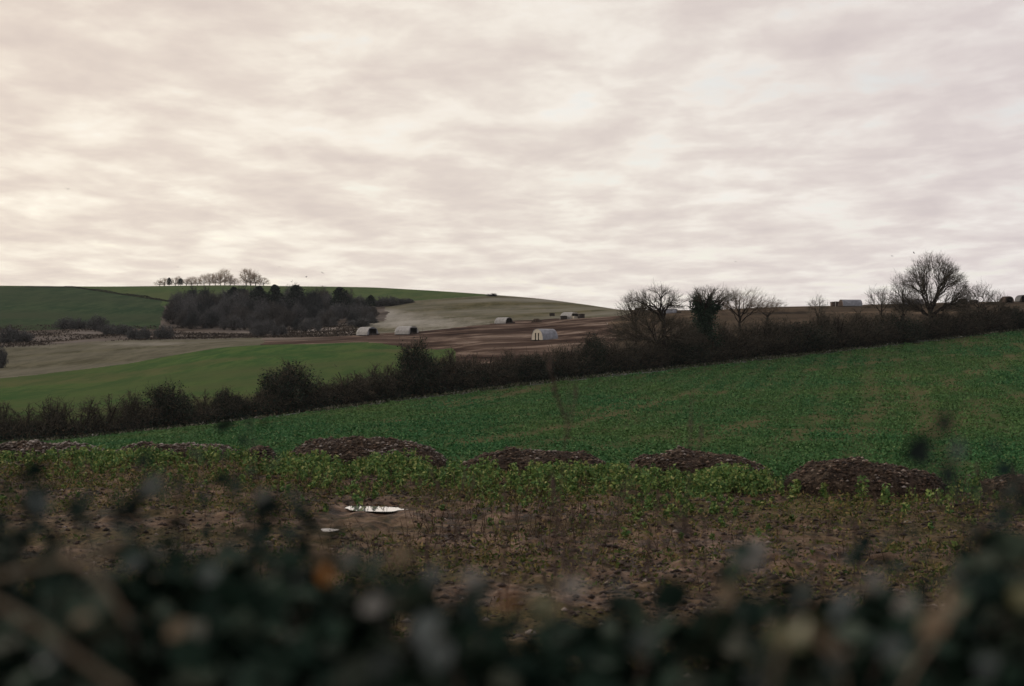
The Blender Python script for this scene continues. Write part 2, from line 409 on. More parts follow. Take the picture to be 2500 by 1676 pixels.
# ------------------------------------------------------------------ plant geometry helpers
def norm(v): return v / np.maximum(np.linalg.norm(v, axis=-1, keepdims=True), 1e-9)
def tubes(P0, P1, r0, r1, k=3):
    P0 = np.asarray(P0, float); P1 = np.asarray(P1, float); n = len(P0)
    d = norm(P1 - P0); ref = np.where(np.abs(d[:, 2:3]) > .9, [[1., 0, 0]], [[0, 0, 1.]])
    a = norm(np.cross(d, ref)); b = np.cross(d, a)
    th = np.arange(k) * 2*math.pi/k
    ring = a[:, None, :]*np.cos(th)[None, :, None] + b[:, None, :]*np.sin(th)[None, :, None]
    V = np.concatenate([P0[:, None] + ring*np.asarray(r0)[:, None, None], P1[:, None] + ring*np.asarray(r1)[:, None, None]], 1)
    i = np.arange(k); j = (i+1) % k
    f = np.stack([i, j, j+k, i+k], -1)
    Fq = (np.arange(n)*2*k)[:, None, None] + f[None]
    return V.reshape(-1, 3), Fq.reshape(-1, 4)
def leaves(P, size, rg, tilt=1.0, aspect=0.6, up=None):
    """diamond leaves folded along the midrib"""
    n = len(P); P = np.asarray(P, float); size = np.broadcast_to(size, (n,))[:, None]
    d = rg.normal(size=(n, 3)); d[:, 2] *= tilt
    if up is not None: d = d + np.array([0, 0, up])
    d = norm(d); nn = norm(np.cross(d, rg.normal(size=(n, 3)))); s = np.cross(d, nn)
    base = P - d*size*.5; tip = P + d*size*.5 - nn*size*.1
    V = np.stack([base, P + s*size*aspect*.5 + nn*size*.08, tip, P - s*size*aspect*.5 + nn*size*.08], 1).reshape(-1, 3)
    return V, (np.arange(n)*4)[:, None] + np.array([[0, 1, 2, 3]])
def lumps(P, size, rg):
    """small irregular clods: squashed octahedra with jitter"""
    n = len(P); O = np.array([(1,0,0),(0,1,0),(-1,0,0),(0,-1,0),(0,0,.8),(0,0,-.6)], float)
    V = O[None]*(0.7+.6*rg.random((n, 6, 1)))*np.broadcast_to(size, (n,))[:, None, None]
    ang = rg.random(n)*6.283; ca, sa = np.cos(ang)[:, None], np.sin(ang)[:, None]
    x = V[..., 0]*ca - V[..., 1]*sa; y = V[..., 0]*sa + V[..., 1]*ca
    V = np.stack([x*1.25, y, V[..., 2]*.8], -1) + np.asarray(P)[:, None]
    f = np.array([(0,1,4),(1,2,4),(2,3,4),(3,0,4),(1,0,5),(2,1,5),(3,2,5),(0,3,5)])
    return V.reshape(-1, 3), ((np.arange(n)*6)[:, None, None] + f[None]).reshape(-1, 3)
def merge(*vf):
    Vs, Fs, n = [], [], 0
    for V, f in vf:
        Vs.append(V); Fs.append(f + n); n += len(V)
    return np.concatenate(Vs), Fs
def grow(P, D, L, segs, wob, upb, rg):
    """polylines from P along D; returns edges and the nodes with their directions"""
    n = len(P); E0, E1, T, ND = [], [], [], []
    p = P.copy(); d = D.copy()
    for s in range(segs):
        d = norm(d + rg.normal(size=(n, 3))*wob + np.array([0, 0, upb]))
        q = p + d*(L/segs)[:, None]
        E0.append(p); E1.append(q); T.append(np.full(n, s/segs)); ND.append(d)
        p = q
    return np.concatenate(E0), np.concatenate(E1), np.concatenate(T), np.concatenate(ND)
def shrub(seed, h=3.0, w=3.0, stems=26, kids=3, twigs=3, rt=.014, leaf=700, leafsize=.12, trunk=0.0, dome=True, spread=.55):
    """bare branching shrub: stems, branches, twigs clipped to a dome; returns (stem mesh data, twig mesh data, leaf positions)"""
    rg = np.random.default_rng(seed)
    a = rg.random(stems)*6.283; sn = .12 + .88*rg.random(stems)**(.8/spread*.55)
    cs = np.sqrt(np.maximum(1 - sn**2, 0)); q = .72 + .30*rg.random(stems)
    lob = 1 + .14*np.sin(3*a + seed) + .10*np.sin(5*a + 2*seed)
    E = np.stack([np.cos(a)*cs*w*.5*q*lob, np.sin(a)*cs*w*.5*q*lob, h*(trunk*.35 + (1-trunk*.35)*sn)*q], -1)
    P = E*np.array([.10, .10, 0]) + rg.normal(size=(stems, 3))*np.array([w*.03, w*.03, 0]) - np.array([0, 0, .15])
    K = E*np.array([.38, .38, .62]) + rg.normal(size=(stems, 3))*h*.06
    ts = np.linspace(0, 1, 7)
    B = [(1-t)**2*P + 2*t*(1-t)*K + t*t*E + (rg.normal(size=(stems, 3))*h*.014 if 0 < t < 1 else 0) for t in ts]
    e0 = np.concatenate(B[:-1]); e1 = np.concatenate(B[1:]); t = np.repeat(ts[:-1], stems); d = norm(e1 - e0)
    R0 = .045*(1-t)+.018; S0 = (e0, e1, R0, R0*.85)
    ok = np.where(t > .12 + .45*trunk)[0]; full1, fulld = e1, d
    e1, d = e1[ok], d[ok]
    k = np.repeat(np.arange(len(e1)), kids); k = k[rg.random(len(k)) < .95]
    d2 = norm(d[k] + rg.normal(size=(len(k), 3))*.75)
    L2 = h*.20*(.5+.8*rg.random(len(k)))
    f0, f1, t2, dd = grow(e1[k], d2, L2, 3, .22, .06, rg)
    S1 = (f0, f1, np.full(len(f0), rt*1.25), np.full(len(f0), rt))
    k = np.repeat(np.arange(len(f1)), twigs); k = k[rg.random(len(k)) < .9]
    d3 = norm(dd[k] + rg.normal(size=(len(k), 3))*.8)
    L3 = h*.10*(.5+.9*rg.random(len(k)))
    g0, g1, t3, _ = grow(f1[k], d3, L3, 2, .3, .05, rg)
    S2 = (g0, g1, np.full(len(g0), rt*.8), np.full(len(g0), rt*.5))
    def clip(S):
        e0, e1, r0, r1 = S
        lump = 1 + .18*np.sin(3*np.arctan2(e1[:, 1], e1[:, 0]) + seed) + .12*np.sin(7*e1[:, 0]/w + seed)
        q = (e1[:, 0]/(w*.5))**2 + (e1[:, 1]/(w*.5))**2 + (np.maximum(e1[:, 2], 0)/h)**2
        m = (q < lump**2*(1.05 + .35*rg.random(len(e1)))) & (e1[:, 2] > -.2)
        return e0[m], e1[m], r0[m], r1[m]
    S1 = clip(S1); S2 = clip(S2)
    st = tubes(*S0, k=4)
    tw = merge(tubes(*S1, k=3), tubes(*S2, k=3))
    tw = (tw[0], np.concatenate(tw[1]))
    lv = None
    if leaf:
        src = np.concatenate([S1[1], S2[1]]); i = rg.integers(0, len(src), leaf)
        lp = src[i] + rg.normal(size=(leaf, 3))*.12
        lp = lp[lp[:, 2] < h*(.55 + .6*rg.random(len(lp)))]
        lv = leaves(lp, leafsize*(.6+.8*rg.random(len(lp))), rg)
    return st, tw, lv

def bez(P, K, E, n, rg, wob):
    ts = np.linspace(0, 1, n+1); L = np.linalg.norm(E-P, axis=1)[:, None]
    return [(1-t)**2*P + 2*t*(1-t)*K + t*t*E + (rg.normal(size=P.shape)*L*wob if 0 < t < 1 else 0) for t in ts]
def kclusters(D, k, rg):
    c = D[rg.choice(len(D), min(k, len(D)), replace=False)]
    for _ in range(8):
        lab = (D @ c.T).argmax(1)
        c = norm(np.array([D[lab == i].mean(0) if (lab == i).any() else c[i] for i in range(len(c))]))
    return (D @ c.T).argmax(1), c
def tree_parts(seed, trunk, centre, rad, ntip, limbs=9, per=7, low=-.1, th=.17, fine=.011, twigs=6, twig_l=.7, jag=.12):
    """bare crown: limbs fan out of the trunk top, split into branches and tips that end on an uneven dome"""
    rg = np.random.default_rng(seed); trunk = [np.array(p, float) for p in trunk]; top = trunk[-1]; centre = np.array(centre, float); rad = np.array(rad, float)
    i = np.arange(ntip*2) + .5; ph = i*2.39996; zz = 1 - (1-low)*i/len(i)
    D = np.stack([np.cos(ph)*np.sqrt(np.maximum(1-zz**2, 0)), np.sin(ph)*np.sqrt(np.maximum(1-zz**2, 0)), zz], -1)[rg.permutation(len(i))[:ntip]]
    az = np.arctan2(D[:, 1], D[:, 0])
    lob = 1 + jag*np.sin(3*az + seed)*(1-D[:, 2]**2) + jag*.7*np.sin(5*D[:, 0] + 4*D[:, 2] + seed) + jag*.5*rg.normal(size=ntip)
    T = centre + D*rad*lob[:, None]                      # tips
    V0 = norm(T - top)                                     # directions seen from the fork
    l1, c1 = kclusters(V0, limbs, rg); E = [[], []]; R = [[], []]
    tip_e = []
    def put(lev, pts, r0, r1):
        n = len(pts)-1
        for j in range(n):
            E[lev].append((pts[j], pts[j+1])); R[lev].append((np.full(len(pts[j]), r0+(r1-r0)*j/n), np.full(len(pts[j]), r0+(r1-r0)*(j+1)/n)))
    tr = np.array(trunk); n = len(tr)-1; br = th*1.25
    for j in range(n): put(0, [tr[j:j+1], tr[j+1:j+2]], br - (br-th)*j/n, br - (br-th)*(j+1)/n)
    for a in range(len(c1)):
        m = np.where(l1 == a)[0]
        if not len(m): continue
        mean = T[m].mean(0); e1 = top + (mean-top)*.66
        start = top if len(trunk) < 4 else trunk[-1 - int(rg.integers(0, max(1, len(trunk)//4)))]
        K = start + (e1-start)*.42 + np.array([0, 0, .16*np.linalg.norm(e1-start)])
        w = (len(m)/len(T)*len(c1))**.5
        P1 = bez(start[None], K[None], e1[None], 6, rg, .025); put(0, P1, th*.62*w, th*.26*w)
        l2, c2 = kclusters(V0[m], per, rg)
        for b in range(len(c2)):
            q = m[l2 == b]
            if not len(q): continue
            mt = T[q].mean(0); t = min(1, .35+.6*rg.random()); k = t*6; k0 = min(int(k), 5); s2 = P1[k0]*(1-(k-k0)) + P1[k0+1]*(k-k0)
            e2 = s2 + (mt-s2)*.72; K2 = s2 + (e2-s2)*.45 + (s2 - P1[max(k0-1, 0)])*.35
            P2 = bez(s2, K2, e2, 5, rg, .035); put(0 if th > .12 else 1, P2, th*.20*w, th*.10)
            nq = len(q); tt = .15+.85*rg.random(nq); kk = tt*5; ki = np.minimum(kk.astype(int), 4); A2 = np.concatenate(P2)
            s3 = A2[ki]*(1-(kk-ki))[:, None] + A2[ki+1]*(kk-ki)[:, None]
            K3 = s3 + (T[q]-s3)*.5 + (A2[ki+1]-A2[ki])*.4
            P3 = bez(s3, K3, T[q], 4, rg, .045); put(1, P3, fine*1.9, fine)
            for j in (1, 2, 3, 4): tip_e.append((P3[j], norm(P3[j]-P3[j-1])))
    P = np.concatenate([p for p, d in tip_e]); d = np.concatenate([d for p, d in tip_e])
    k = np.repeat(np.arange(len(P)), twigs)
    g0, g1, t, _ = grow(P[k], norm(d[k] + rg.normal(size=(len(k), 3))*.5), twig_l*(.3+1.1*rg.random(len(k))**1.6), 3, .14, .06, rg)
    def cat(lev):
        return tubes(np.concatenate([a for a, b in E[lev]]), np.concatenate([b for a, b in E[lev]]), np.concatenate([a for a, b in R[lev]]), np.concatenate([b for a, b in R[lev]]), 6 if lev == 0 else 3)
    S = cat(1); tw = tubes(g0, g1, fine*(.75-.3*t), fine*(.62-.3*t), 3)
    V, Fs = merge(S, tw)
    return cat(0), (V, np.concatenate(Fs)), None, None

# ------------------------------------------------------------------ crop, weeds, clods (nobody could count them)
def sample_band(n, x0, x1, Y0, Y1, power, rg):
    u = rg.random(n); Y = (Y0**power + u*(Y1**power - Y0**power))**(1/power)
    x = x0 + (x1-x0)*rg.random(n)
    return x, Y
def crop():
    rg = np.random.default_rng(21)
    x, Y = sample_band(430000, -120, 2620, 34, 216, .55, rg)
    X = (x-CX)/F*Y
    ok = (Y > lY('pile', x) + 1.2) & (Y < lY('hedge', x) - 2.4 - 4.0*fbm(X*.05, Y*0, 2, 5))
    x, Y, X = x[ok], Y[ok], X[ok]
    s = bareness(X, Y)
    cl = fbm(X*.9, Y*.6, 3, 71)
    ok = rg.random(len(X)) < (1 - .88*s) * (.72 + .5*np.sin((X*.97-Y*.25)*2.1 + 2*fbm(X*.02, Y*.02, 2, 15))) * (.55 + 1.3*np.clip(cl+.2, 0, .6))
    x, Y, X, cl = x[ok], Y[ok], X[ok], cl[ok]
    z = hground(X, Y)
    k = 3; n = len(X)
    sz = (.062 + .00070*Y) * (.6 + .8*rg.random(n)) * (1 + .8*cl)
    P = np.repeat(np.stack([X, Y, z + sz*.35], -1), k, 0) + rg.normal(size=(n*k, 3))*np.repeat(sz, k)[:, None]*np.array([.55, .55, .22])
    V, f = leaves(P, np.repeat(sz, k)*(.7+.5*rg.random(n*k)), rg, .7, .6, .5)
    tag(add('crop_leaves', make_mesh('crop_leaves', V, f), M['crop_leaf']), 'low green leafy crop covering the sloping field in front of the hedge', 'crop', kind='stuff')
crop()

def plant_leaves(X, Y, z, h, rg, per=22):
    n = len(X)
    t = rg.random((n, per)); wid = (.10+.16*(1-np.abs(t-.45)*1.6))*h[:, None]*1.6
    a = rg.random((n, per))*6.283; rr = np.sqrt(rg.random((n, per)))*wid
    P = np.stack([X[:, None]+np.cos(a)*rr, Y[:, None]+np.sin(a)*rr, z[:, None]+(.08+.92*t)*h[:, None]], -1).reshape(-1, 3)
    return P
def dry_spot(X, Y):
    ok = np.ones(len(X), bool)
    for px_, py_, a, b, lev in PUD: ok &= ~((np.abs(X-px_) < a*1.7) & (Y < py_+b*1.5) & (Y > py_-3.5))
    return ok
def volunteers():
    rg = np.random.default_rng(31)
    n = 5600
    x = -120 + 2740*rg.random(n)
    off = -rg.gamma(1.7, 1.75, n) - .30
    Y = lY('pile', x) + off
    X = (x-CX)/F*Y
    d = 1.5*fbm(X*.55, Y*.35, 3, 83)
    right = sstep(1880, 1990, x)
    ok = (rg.random(n) < (.95 - .9*right) * np.clip(.12 + 1.5*np.clip(d + .3, 0, .6), 0, 1))
    ok &= dry_spot(X, Y)
    X, Y, d, x, off = X[ok], Y[ok], d[ok], x[ok], off[ok]
    z = hground(X, Y); h = (.20 + .26*rg.random(len(X)) + .35*d) * (1 - .65*sstep(1, 7, -off)); h = np.clip(h, .10, .6)
    P = plant_leaves(X, Y, z, h, rg, 22)
    V, f = leaves(P, .095*(.6+.8*rg.random(len(P))), rg, .8, .62, .35)
    st = tubes(np.stack([X, Y, z-.03], -1), np.stack([X+rg.normal(size=len(X))*.05, Y, z+h*.95], -1), np.full(len(X), .010), np.full(len(X), .005), 3)
    V, Fs = merge((V, f), st)
    tag(add('weeds', make_mesh('weeds', V, Fs), M['rape_leaf']), 'band of knee high yellow green leafy weeds in front of the muck heaps', 'weeds', kind='stuff')
volunteers()
def dry(X, Y):
    ok = dry_spot(X, Y)
    for px_, py_, a, b, lev in PUD: ok &= ((X-px_)/a)**2 + ((Y-py_+.25*(X-px_))/b)**2 > 2.6
    return ok
def mud_cover():
    rg = np.random.default_rng(41)
    x, Y = sample_band(46000, -120, 2620, 13, 42, 1.0, rg); X = (x-CX)/F*Y
    d = fbm(X*.25, Y*.22, 4, 91)
    dens = np.clip(.30 + 2.2*d + .55*sstep(22, 34, Y)*1.0, .03, 1)
    ok = (rg.random(len(X)) < dens*.6) & (Y < lY('pile', x)+.5) & dry(X, Y)
    X, Y = X[ok], Y[ok]; z = hground(X, Y); n = len(X); k = 4
    s = .05 + .05*rg.random(n)
    P = np.repeat(np.stack([X, Y, z+s*.6], -1), k, 0) + rg.normal(size=(n*k, 3))*np.repeat(s, k)[:, None]*np.array([.9, .9, .55])
    V, f = leaves(P, np.repeat(s, k)*(.6+.8*rg.random(n*k)), rg, .9, .42, .5)
    tag(add('ground_weeds', make_mesh('ground_weeds', V, f), M['weed_leaf']), 'sparse dull green and straw coloured weeds over the muddy field edge', 'weeds', kind='stuff')
    x, Y = sample_band(30000, -120, 2620, 13, 41, 1.0, rg); X = (x-CX)/F*Y
    d = fbm(X*.5, Y*.4, 3, 97); ok = (rg.random(len(X)) < np.clip(.5+2*d, .05, 1)) & dry(X, Y); X, Y = X[ok], Y[ok]
    z = hground(X, Y); s = .02 + .05*rg.random(len(X))**3
    V, f = lumps(np.stack([X, Y, z+s*.2], -1), s, rg)
    tag(add('soil_clods', make_mesh('soil_clods', V, f), M['clod']), 'loose brown clods and small stones strewn over the mud', 'clods', kind='stuff')
mud_cover()

def rough_grass():
    rg = np.random.default_rng(45)
    x = -120 + 1000*rg.random(26000); a, b = lY('foot', x), lY('lip', x)
    Y = a + (b-a)*(-.05+1.2*rg.random(len(x))); X = (x-CX)/F*Y
    ok = rg.random(len(x)) < np.clip(.35 + 2.6*fbm(X*.07, Y*.05, 3, 95), 0, 1); X, Y = X[ok], Y[ok]
    s = .35 + .4*rg.random(len(X)); z = hground(X, Y)
    V, f = leaves(np.stack([X, Y, z + s*.35], -1), s, rg, .9, .5, .5)
    tag(add('rough_grass', make_mesh('rough_grass', V, f), M['rough_tuft']), 'brown rough grass on the bank below the wood and hill field', 'grass', kind='stuff')
M['rough_tuft'] = island_mat('rough_tufts', [(0,(.025,.020,.016)),(.5,(.06,.048,.036)),(.85,(.085,.068,.052)),(1,(.12,.10,.08))], .85, .0)
rough_grass()

def dry_stalks():
    rg = np.random.default_rng(47); x, Y = sample_band(5200, -100, 2600, 14, 36, 1.0, rg); X = (x-CX)/F*Y
    ok = (rg.random(len(X)) < np.clip(.35 + 2.2*fbm(X*.2, Y*.2, 3, 99), .05, 1)) & dry(X, Y); X, Y = X[ok], Y[ok]; n = len(X)
    z = hground(X, Y); h = .15 + .5*rg.random(n)**2
    e0, e1, t, d = grow(np.stack([X, Y, z-.02], -1), norm(np.stack([rg.normal(size=n)*.2, rg.normal(size=n)*.2, np.ones(n)], -1)), h, 3, .12, 0, rg)
    V, f = tubes(e0, e1, .007*(1-.5*t), .006*(1-.6*t), 3)
    k = rg.integers(0, len(e1), n*3); V2, f2 = leaves(e1[k] + rg.normal(size=(len(k), 3))*.02, .05*(.5+rg.random(len(k))), rg, .9, .4)
    V, Fs = merge((V, f), (V2, f2))
    tag(add('dry_stalks', make_mesh('dry_stalks', V, np.concatenate(Fs)), M['stalk_mix']), 'many thin upright dead stalks standing in the mud', 'dead stalks', kind='stuff')
M['stalk_mix'] = island_mat('stalk_mix', [(0,(.03,.022,.016)),(.6,(.08,.055,.038)),(1,(.18,.13,.09))], .85, .0)
dry_stalks()

# ------------------------------------------------------------------ muck heaps
M['flint'] = island_mat('pale_flints', [(0,(.09,.068,.055)),(.5,(.20,.165,.14)),(1,(.42,.37,.33))], .7, .2)
M['heap'] = None
def heap_mat():
    m, nt, b = newmat('muck_heap')
    v = mapping(nt, (1,1,1)); n1 = noise(nt, v, 7, 6, .7); n2 = noise(nt, v, 1.6, 3, .6)
    c = ramp(nt, n1, [(.36,(.010,.007,.005)),(.48,(.042,.029,.019)),(.58,(.092,.064,.042)),(.68,(.20,.15,.11))])
    c = mixc(nt, ramp(nt, n2, [(.5,(0,0,0)),(.75,(.8,.8,.8))]), c, (.022,.015,.012))
    nt.links.new(c, b.inputs['Base Color']); bump(nt, b, n1, .9, .08); M['heap'] = m
heap_mat()
def heap(x0, x1, ytop, ybase, peak, label, seed, pale=0.0):
    rg = np.random.default_rng(seed)
    xm = (x0+x1)/2; Y = float(lY('pile', xm)) + .9
    S = Y/F; half = (x1-x0)/2*S; H = (ybase-ytop)*S*.76; dep = max(1.0, min(half*.75, 1.5))
    c = gpt(xm, Y)
    n, m = 110, 50
    U, W = np.meshgrid(np.linspace(-1.12, 1.12, n), np.linspace(-1.15, 1.15, m))
    pk = (peak-xm)*S/half
    # warp so the top sits at the peak
    Uw = np.where(U < pk, (U-pk)/(1+pk), (U-pk)/(1-pk))
    q = np.abs(Uw)**2.1 + np.abs(W)**2.0
    X = c[0] + U*half; YY = c[1] + W*dep
    prof = np.clip(1-q, 0, 1)**.50
    W = W + .25*fbm(U*2+seed, U*0, 3, seed+9)
    lum = 1 + .5*fbm(X*.7+seed, YY*.9, 3, seed) 
    z = prof*H*lum + prof**.5*(.34*fbm(X*2.0+seed, YY*2.0, 5, seed+2, .68)) - .12*(1-np.clip(prof*6, 0, 1))
    g = hground(X, YY)
    ii = np.arange(n*m).reshape(m, n)
    f = np.stack([ii[:-1,:-1], ii[:-1,1:], ii[1:,1:], ii[1:,:-1]], -1).reshape(-1, 4)
    root = tag(empty('muck_heap', c), label, 'muck heap', 'muck heaps along the field edge')
    V = np.stack([X-c[0], YY-c[1], g+z-c[2]], -1).reshape(-1, 3)
    add('mound', make_mesh('mound', V, f, True), M['heap'], root)
    k = rg.integers(0, n*m, int(5600*max(.35, half/2))); k = k[prof.ravel()[k] > .04]
    pl = pale + fbm(X*1.1+seed*3, YY*1.1, 3, seed+5).ravel()[k] + .22*(U.ravel()[k])
    P = V[k] + rg.normal(size=(len(k), 3))*np.array([.04, .04, .0]); s = .010+.055*rg.random(len(k))**3.5
    Vl, fl = lumps(P + np.stack([0*s, 0*s, s*.25], -1), s, rg)
    me = make_mesh('lumps', Vl, fl); me.materials.append(M['chunk']); me.materials.append(M['flint'])
    me.polygons.foreach_set('material_index', np.repeat((pl + .22*rg.normal(size=len(k)) > .40).astype(np.int32), 8))
    o = add('lumps', me, None, root); o['kind'] = 'stuff'
heap(-90, 262, 1077, 1134, 130, 'long low stony muck heap cut off by the left edge below the dark hedge', 101, .42)
heap(250, 600, 1079, 1118, 470, 'long flat pale stony muck heap second from the left', 102, .40)
heap(596, 668, 1084, 1115, 630, 'tiny muck heap, smallest of the row, half hidden by a blurred sprig', 103)
heap(690, 1092, 1072, 1146, 872, 'broad humped muck heap with a pale stony right slope behind the puddle', 104, .16)
heap(1118, 1492, 1101, 1160, 1330, 'flat topped dark muck heap in the middle of the row', 105)
heap(1528, 1885, 1094, 1174, 1690, 'rounded muck heap with green weeds growing up its right foot', 106)
heap(1912, 2305, 1124, 1214, 2080, 'largest dark muck heap, bare in front with single weeds at its foot', 107)
heap(2375, 2640, 1163, 1222, 2530, 'muck heap cut off by the right edge', 108)

# single leafy plants standing out at the foot of the large heap
def single_plant(x, y, h, label, seed):
    rg = np.random.default_rng(seed)
    Y = 3.6/((y-HY)/F); p = gpt(x, Y)
    root = tag(empty('leafy_weed', p), label, 'weed', 'single weeds at the foot of the large heap')
    n = 70; t = rg.random(n); a = rg.random(n)*6.283; rr = h*.26*np.sqrt(rg.random(n))*(1-.3*t)
    P = np.stack([np.cos(a)*rr, np.sin(a)*rr, h*(.25+.75*t)], -1)
    V, f = leaves(P, .11*(.6+.8*rg.random(n)), rg, .8, .65, .3)
    add('foliage', make_mesh('foliage', V, f), M['rape_leaf'], root)
    V, f = tubes([(0,0,-.05)], [(0.02,0,h*.95)], [.014], [.006], 5)
    add('stem', make_mesh('stem', V, f), M['rape_leaf'], root)
single_plant(2105, 1228, .62, 'tallest bushy green weed in front of the large muck heap', 201)
single_plant(2162, 1238, .42, 'small leaning green weed right of the tallest weed by the large heap', 202)
single_plant(2012, 1222, .40, 'thin pale weed left of the tallest weed by the large heap', 203)
single_plant(2380, 1225, .50, 'green weed between the large heap and the heap at the right edge', 204)
single_plant(1945, 1215, .40, 'low dark green weed at the left foot of the large heap', 205)

# puddles
def puddle_mat():
    m, nt, b = newmat('still_water')
    b.inputs['Base Color'].default_value = (.85,.84,.83,1); b.inputs['Metallic'].default_value = .8; b.inputs['Roughness'].default_value = .04
    b.inputs['IOR'].default_value = 1.5
    M['water'] = m
puddle_mat()
def puddle(k, label):
    px, py, a, b, lev = PUD[k]; n = 40
    th = np.arange(n)*2*math.pi/n; r = 1.35 + .15*np.sin(3*th+k) + .1*np.sin(5*th)
    X = px + np.cos(th)*a*r; Y = py + np.sin(th)*b*r - .25*(X-px)
    V = np.stack([X, Y, np.full(n, lev + .012)], -1)
    tag(add('puddle', make_mesh('puddle', V, np.arange(n)[None]), M['water']), label, 'puddle', kind='structure')
puddle(0, 'bright puddle reflecting the sky on the mud'); puddle(1, 'tiny bright puddle nearer than the large one')

# ------------------------------------------------------------------ the hedge across the view
HT = [(-120,1030),(0,1035),(60,1048),(130,1035),(200,1046),(270,1042),(320,1034),(370,990),(480,1005),(560,985),(640,960),(770,945),(830,930),(900,915),(960,895),(1070,882),(1130,878),(1200,872),(1290,862),(1360,858),(1420,850),(1500,845),(1600,835),(1700,822),(1800,806),(1900,790),(2000,778),(2100,775),(2200,768),(2300,760),(2400,752),(2500,745),(2640,735)]
def hedgerow():
    rg = np.random.default_rng(51)
    n = 15000
    x = -130 + 2770*rg.random(n); Y = lY('hedge', x) + .6 + 3.6*rg.random(n)
    X = (x-CX)/F*Y; zb = hground(X, Y)
    top = (HY - ln_at(x, HT))/F*Y
    hh = np.clip(top - zb, .8, 9)*(.80 + .28*fbm(X*.5, Y*.5, 3, 7))*(1-.25*np.abs((Y-lY('hedge', x)-2.4)/1.8)**2)
    z = zb + hh*rg.random(n)**.75
    P = np.stack([X, Y, z], -1)
    D = norm(rg.normal(size=(n, 3))*np.array([1, 1, .8]) + np.array([0, 0, .25]))
    e0, e1, t, d = grow(P, D, .9*(.5+rg.random(n)), 3, .3, .05, rg)
    S1 = tubes(e0, e1, np.full(len(e0), .02), np.full(len(e0), .014), 3)
    k = rg.integers(0, len(e1), 42000)
    g0, g1, t, _ = grow(e1[k], norm(d[k]+rg.normal(size=(len(k), 3))*.8), .35*(.5+rg.random(len(k))), 1, .2, .05, rg)
    S2 = tubes(g0, g1, np.full(len(g0), .012), np.full(len(g0), .008), 3)
    V, Fs = merge(S1, S2)
    root = tag(empty('hedgerow', gpt(1250, float(lY('hedge', 1250))+2)), 'long dark overgrown hedge running across the whole view above the green crop field', 'hedge')
    o = np.array(root.location)
    add('branches', make_mesh('branches', V-o, np.concatenate(Fs)), M['twig'], root)
    k = rg.integers(0, len(P), 110000)
    lp = P[k] + rg.normal(size=(len(k), 3))*.35
    zb2 = zb[k]; lp[:, 2] = zb2 + (lp[:, 2]-zb2)*(.25+.7*rg.random(len(k)))
    V, f = leaves(lp, .22*(.6+.8*rg.random(len(k))), rg)
    lf = add('foliage', make_mesh('foliage', V-o, f), M['hedge_leaf'], root); lf['kind'] = 'stuff'
hedgerow()

# prototypes for the bare bushes (meshes shared by the copies)
PROTO = []
def proto(seed, h, w, twig='twig', leafmat='hedge_leaf', **kw):
    st, tw, lv = shrub(seed, h, w, **kw)
    a = make_mesh('stems', *st); a.materials.append(M['bark'])
    b = make_mesh('twigs', *tw); b.materials.append(M[twig])
    c = None
    if lv is not None:
        c = make_mesh('foliage', *lv); c.materials.append(M[leafmat])
    return (h, w, a, b, c)
for s in range(5): PROTO.append(proto(300+s, 3.2, 3.6, stems=42, kids=3, twigs=3, rt=.012, leaf=500))
def hedge_grass():
    rg = np.random.default_rng(57); n = 16000
    x = -120 + 2740*rg.random(n); off = -2.6 + 3.4*rg.random(n); Y = lY('hedge', x) + off; X = (x-CX)/F*Y
    ok = rg.random(n) < np.clip(.45 + 2.4*fbm(X*.09, Y*.09, 3, 58), 0, 1); X, Y = X[ok], Y[ok]
    s = .18 + .3*rg.random(len(X)); z = hground(X, Y)
    V, f = leaves(np.stack([X, Y, z + s*.4], -1), s, rg, 1.2, .35, .8)
    tag(add('verge_grass', make_mesh('verge_grass', V, f), M['verge_tuft']), 'ragged pale grass along the foot of the long hedge', 'grass', kind='stuff')
M['verge_tuft'] = island_mat('verge_tufts', [(0,(.03,.05,.022)),(.5,(.075,.085,.045)),(.85,(.16,.15,.10)),(1,(.28,.27,.23))], .85, .0)
hedge_grass()
M['dense_leaf'] = island_mat('dense_bush_leaves', [(0,(.012,.024,.018)),(.6,(.026,.042,.029)),(1,(.055,.062,.042))], .8, .03)
DENSE = [proto(320+s, 3.4, 3.8, leafmat='dense_leaf', stems=60, kids=3, twigs=3, rt=.012, leaf=9000, leafsize=.14) for s in range(2)]
THIN = [proto(330+s, 3.2, 2.6, stems=14, kids=3, twigs=3, rt=.012, leaf=0, spread=.45) for s in range(3)]
M['copse_leaf'] = island_mat('copse_leaves', [(0,(.016,.024,.022)),(.6,(.035,.042,.036)),(1,(.075,.062,.045))], .85, 0)
COPSE = [proto(340+s, 6.5, 6.5, twig=('twig_far','twig_brown','twig_dark','twig_far')[s], leafmat='copse_leaf', stems=40, kids=3, twigs=4, rt=.026, leaf=600, leafsize=.3, trunk=.3) for s in range(4)]
SCRUB = [proto(350+s, 3.0, 4.6, twig='twig_far', stems=46, kids=3, twigs=3, rt=.02, leaf=1100, leafsize=.2) for s in range(2)]
def put_shrub(p, name, loc, h, w, rz, label, cat, group=None):
    ph, pw, a, b, c = p
    r = empty(name, loc, rz, (w/pw, w/pw, h/ph)); tag(r, label, cat, group)
    add('stems', a, None, r); add('twigs', b, None, r)
    if c: add('foliage', c, None, r)
    return r
def hedge_shrub(P, x, ytop, wpx, label, off=2.4, group=None, sink=0.0):
    Y = float(lY('hedge', x)) + off; g = gpt(x, Y)
    h = (HY-ytop)/F*Y - g[2]
    return put_shrub(P, 'hedge_shrub', g, h*1.02, wpx*1.12/F*Y, rng.random()*6.28, label, 'shrub', group or 'shrubs growing in the long hedge')
D, T, N_ = DENSE, THIN, PROTO
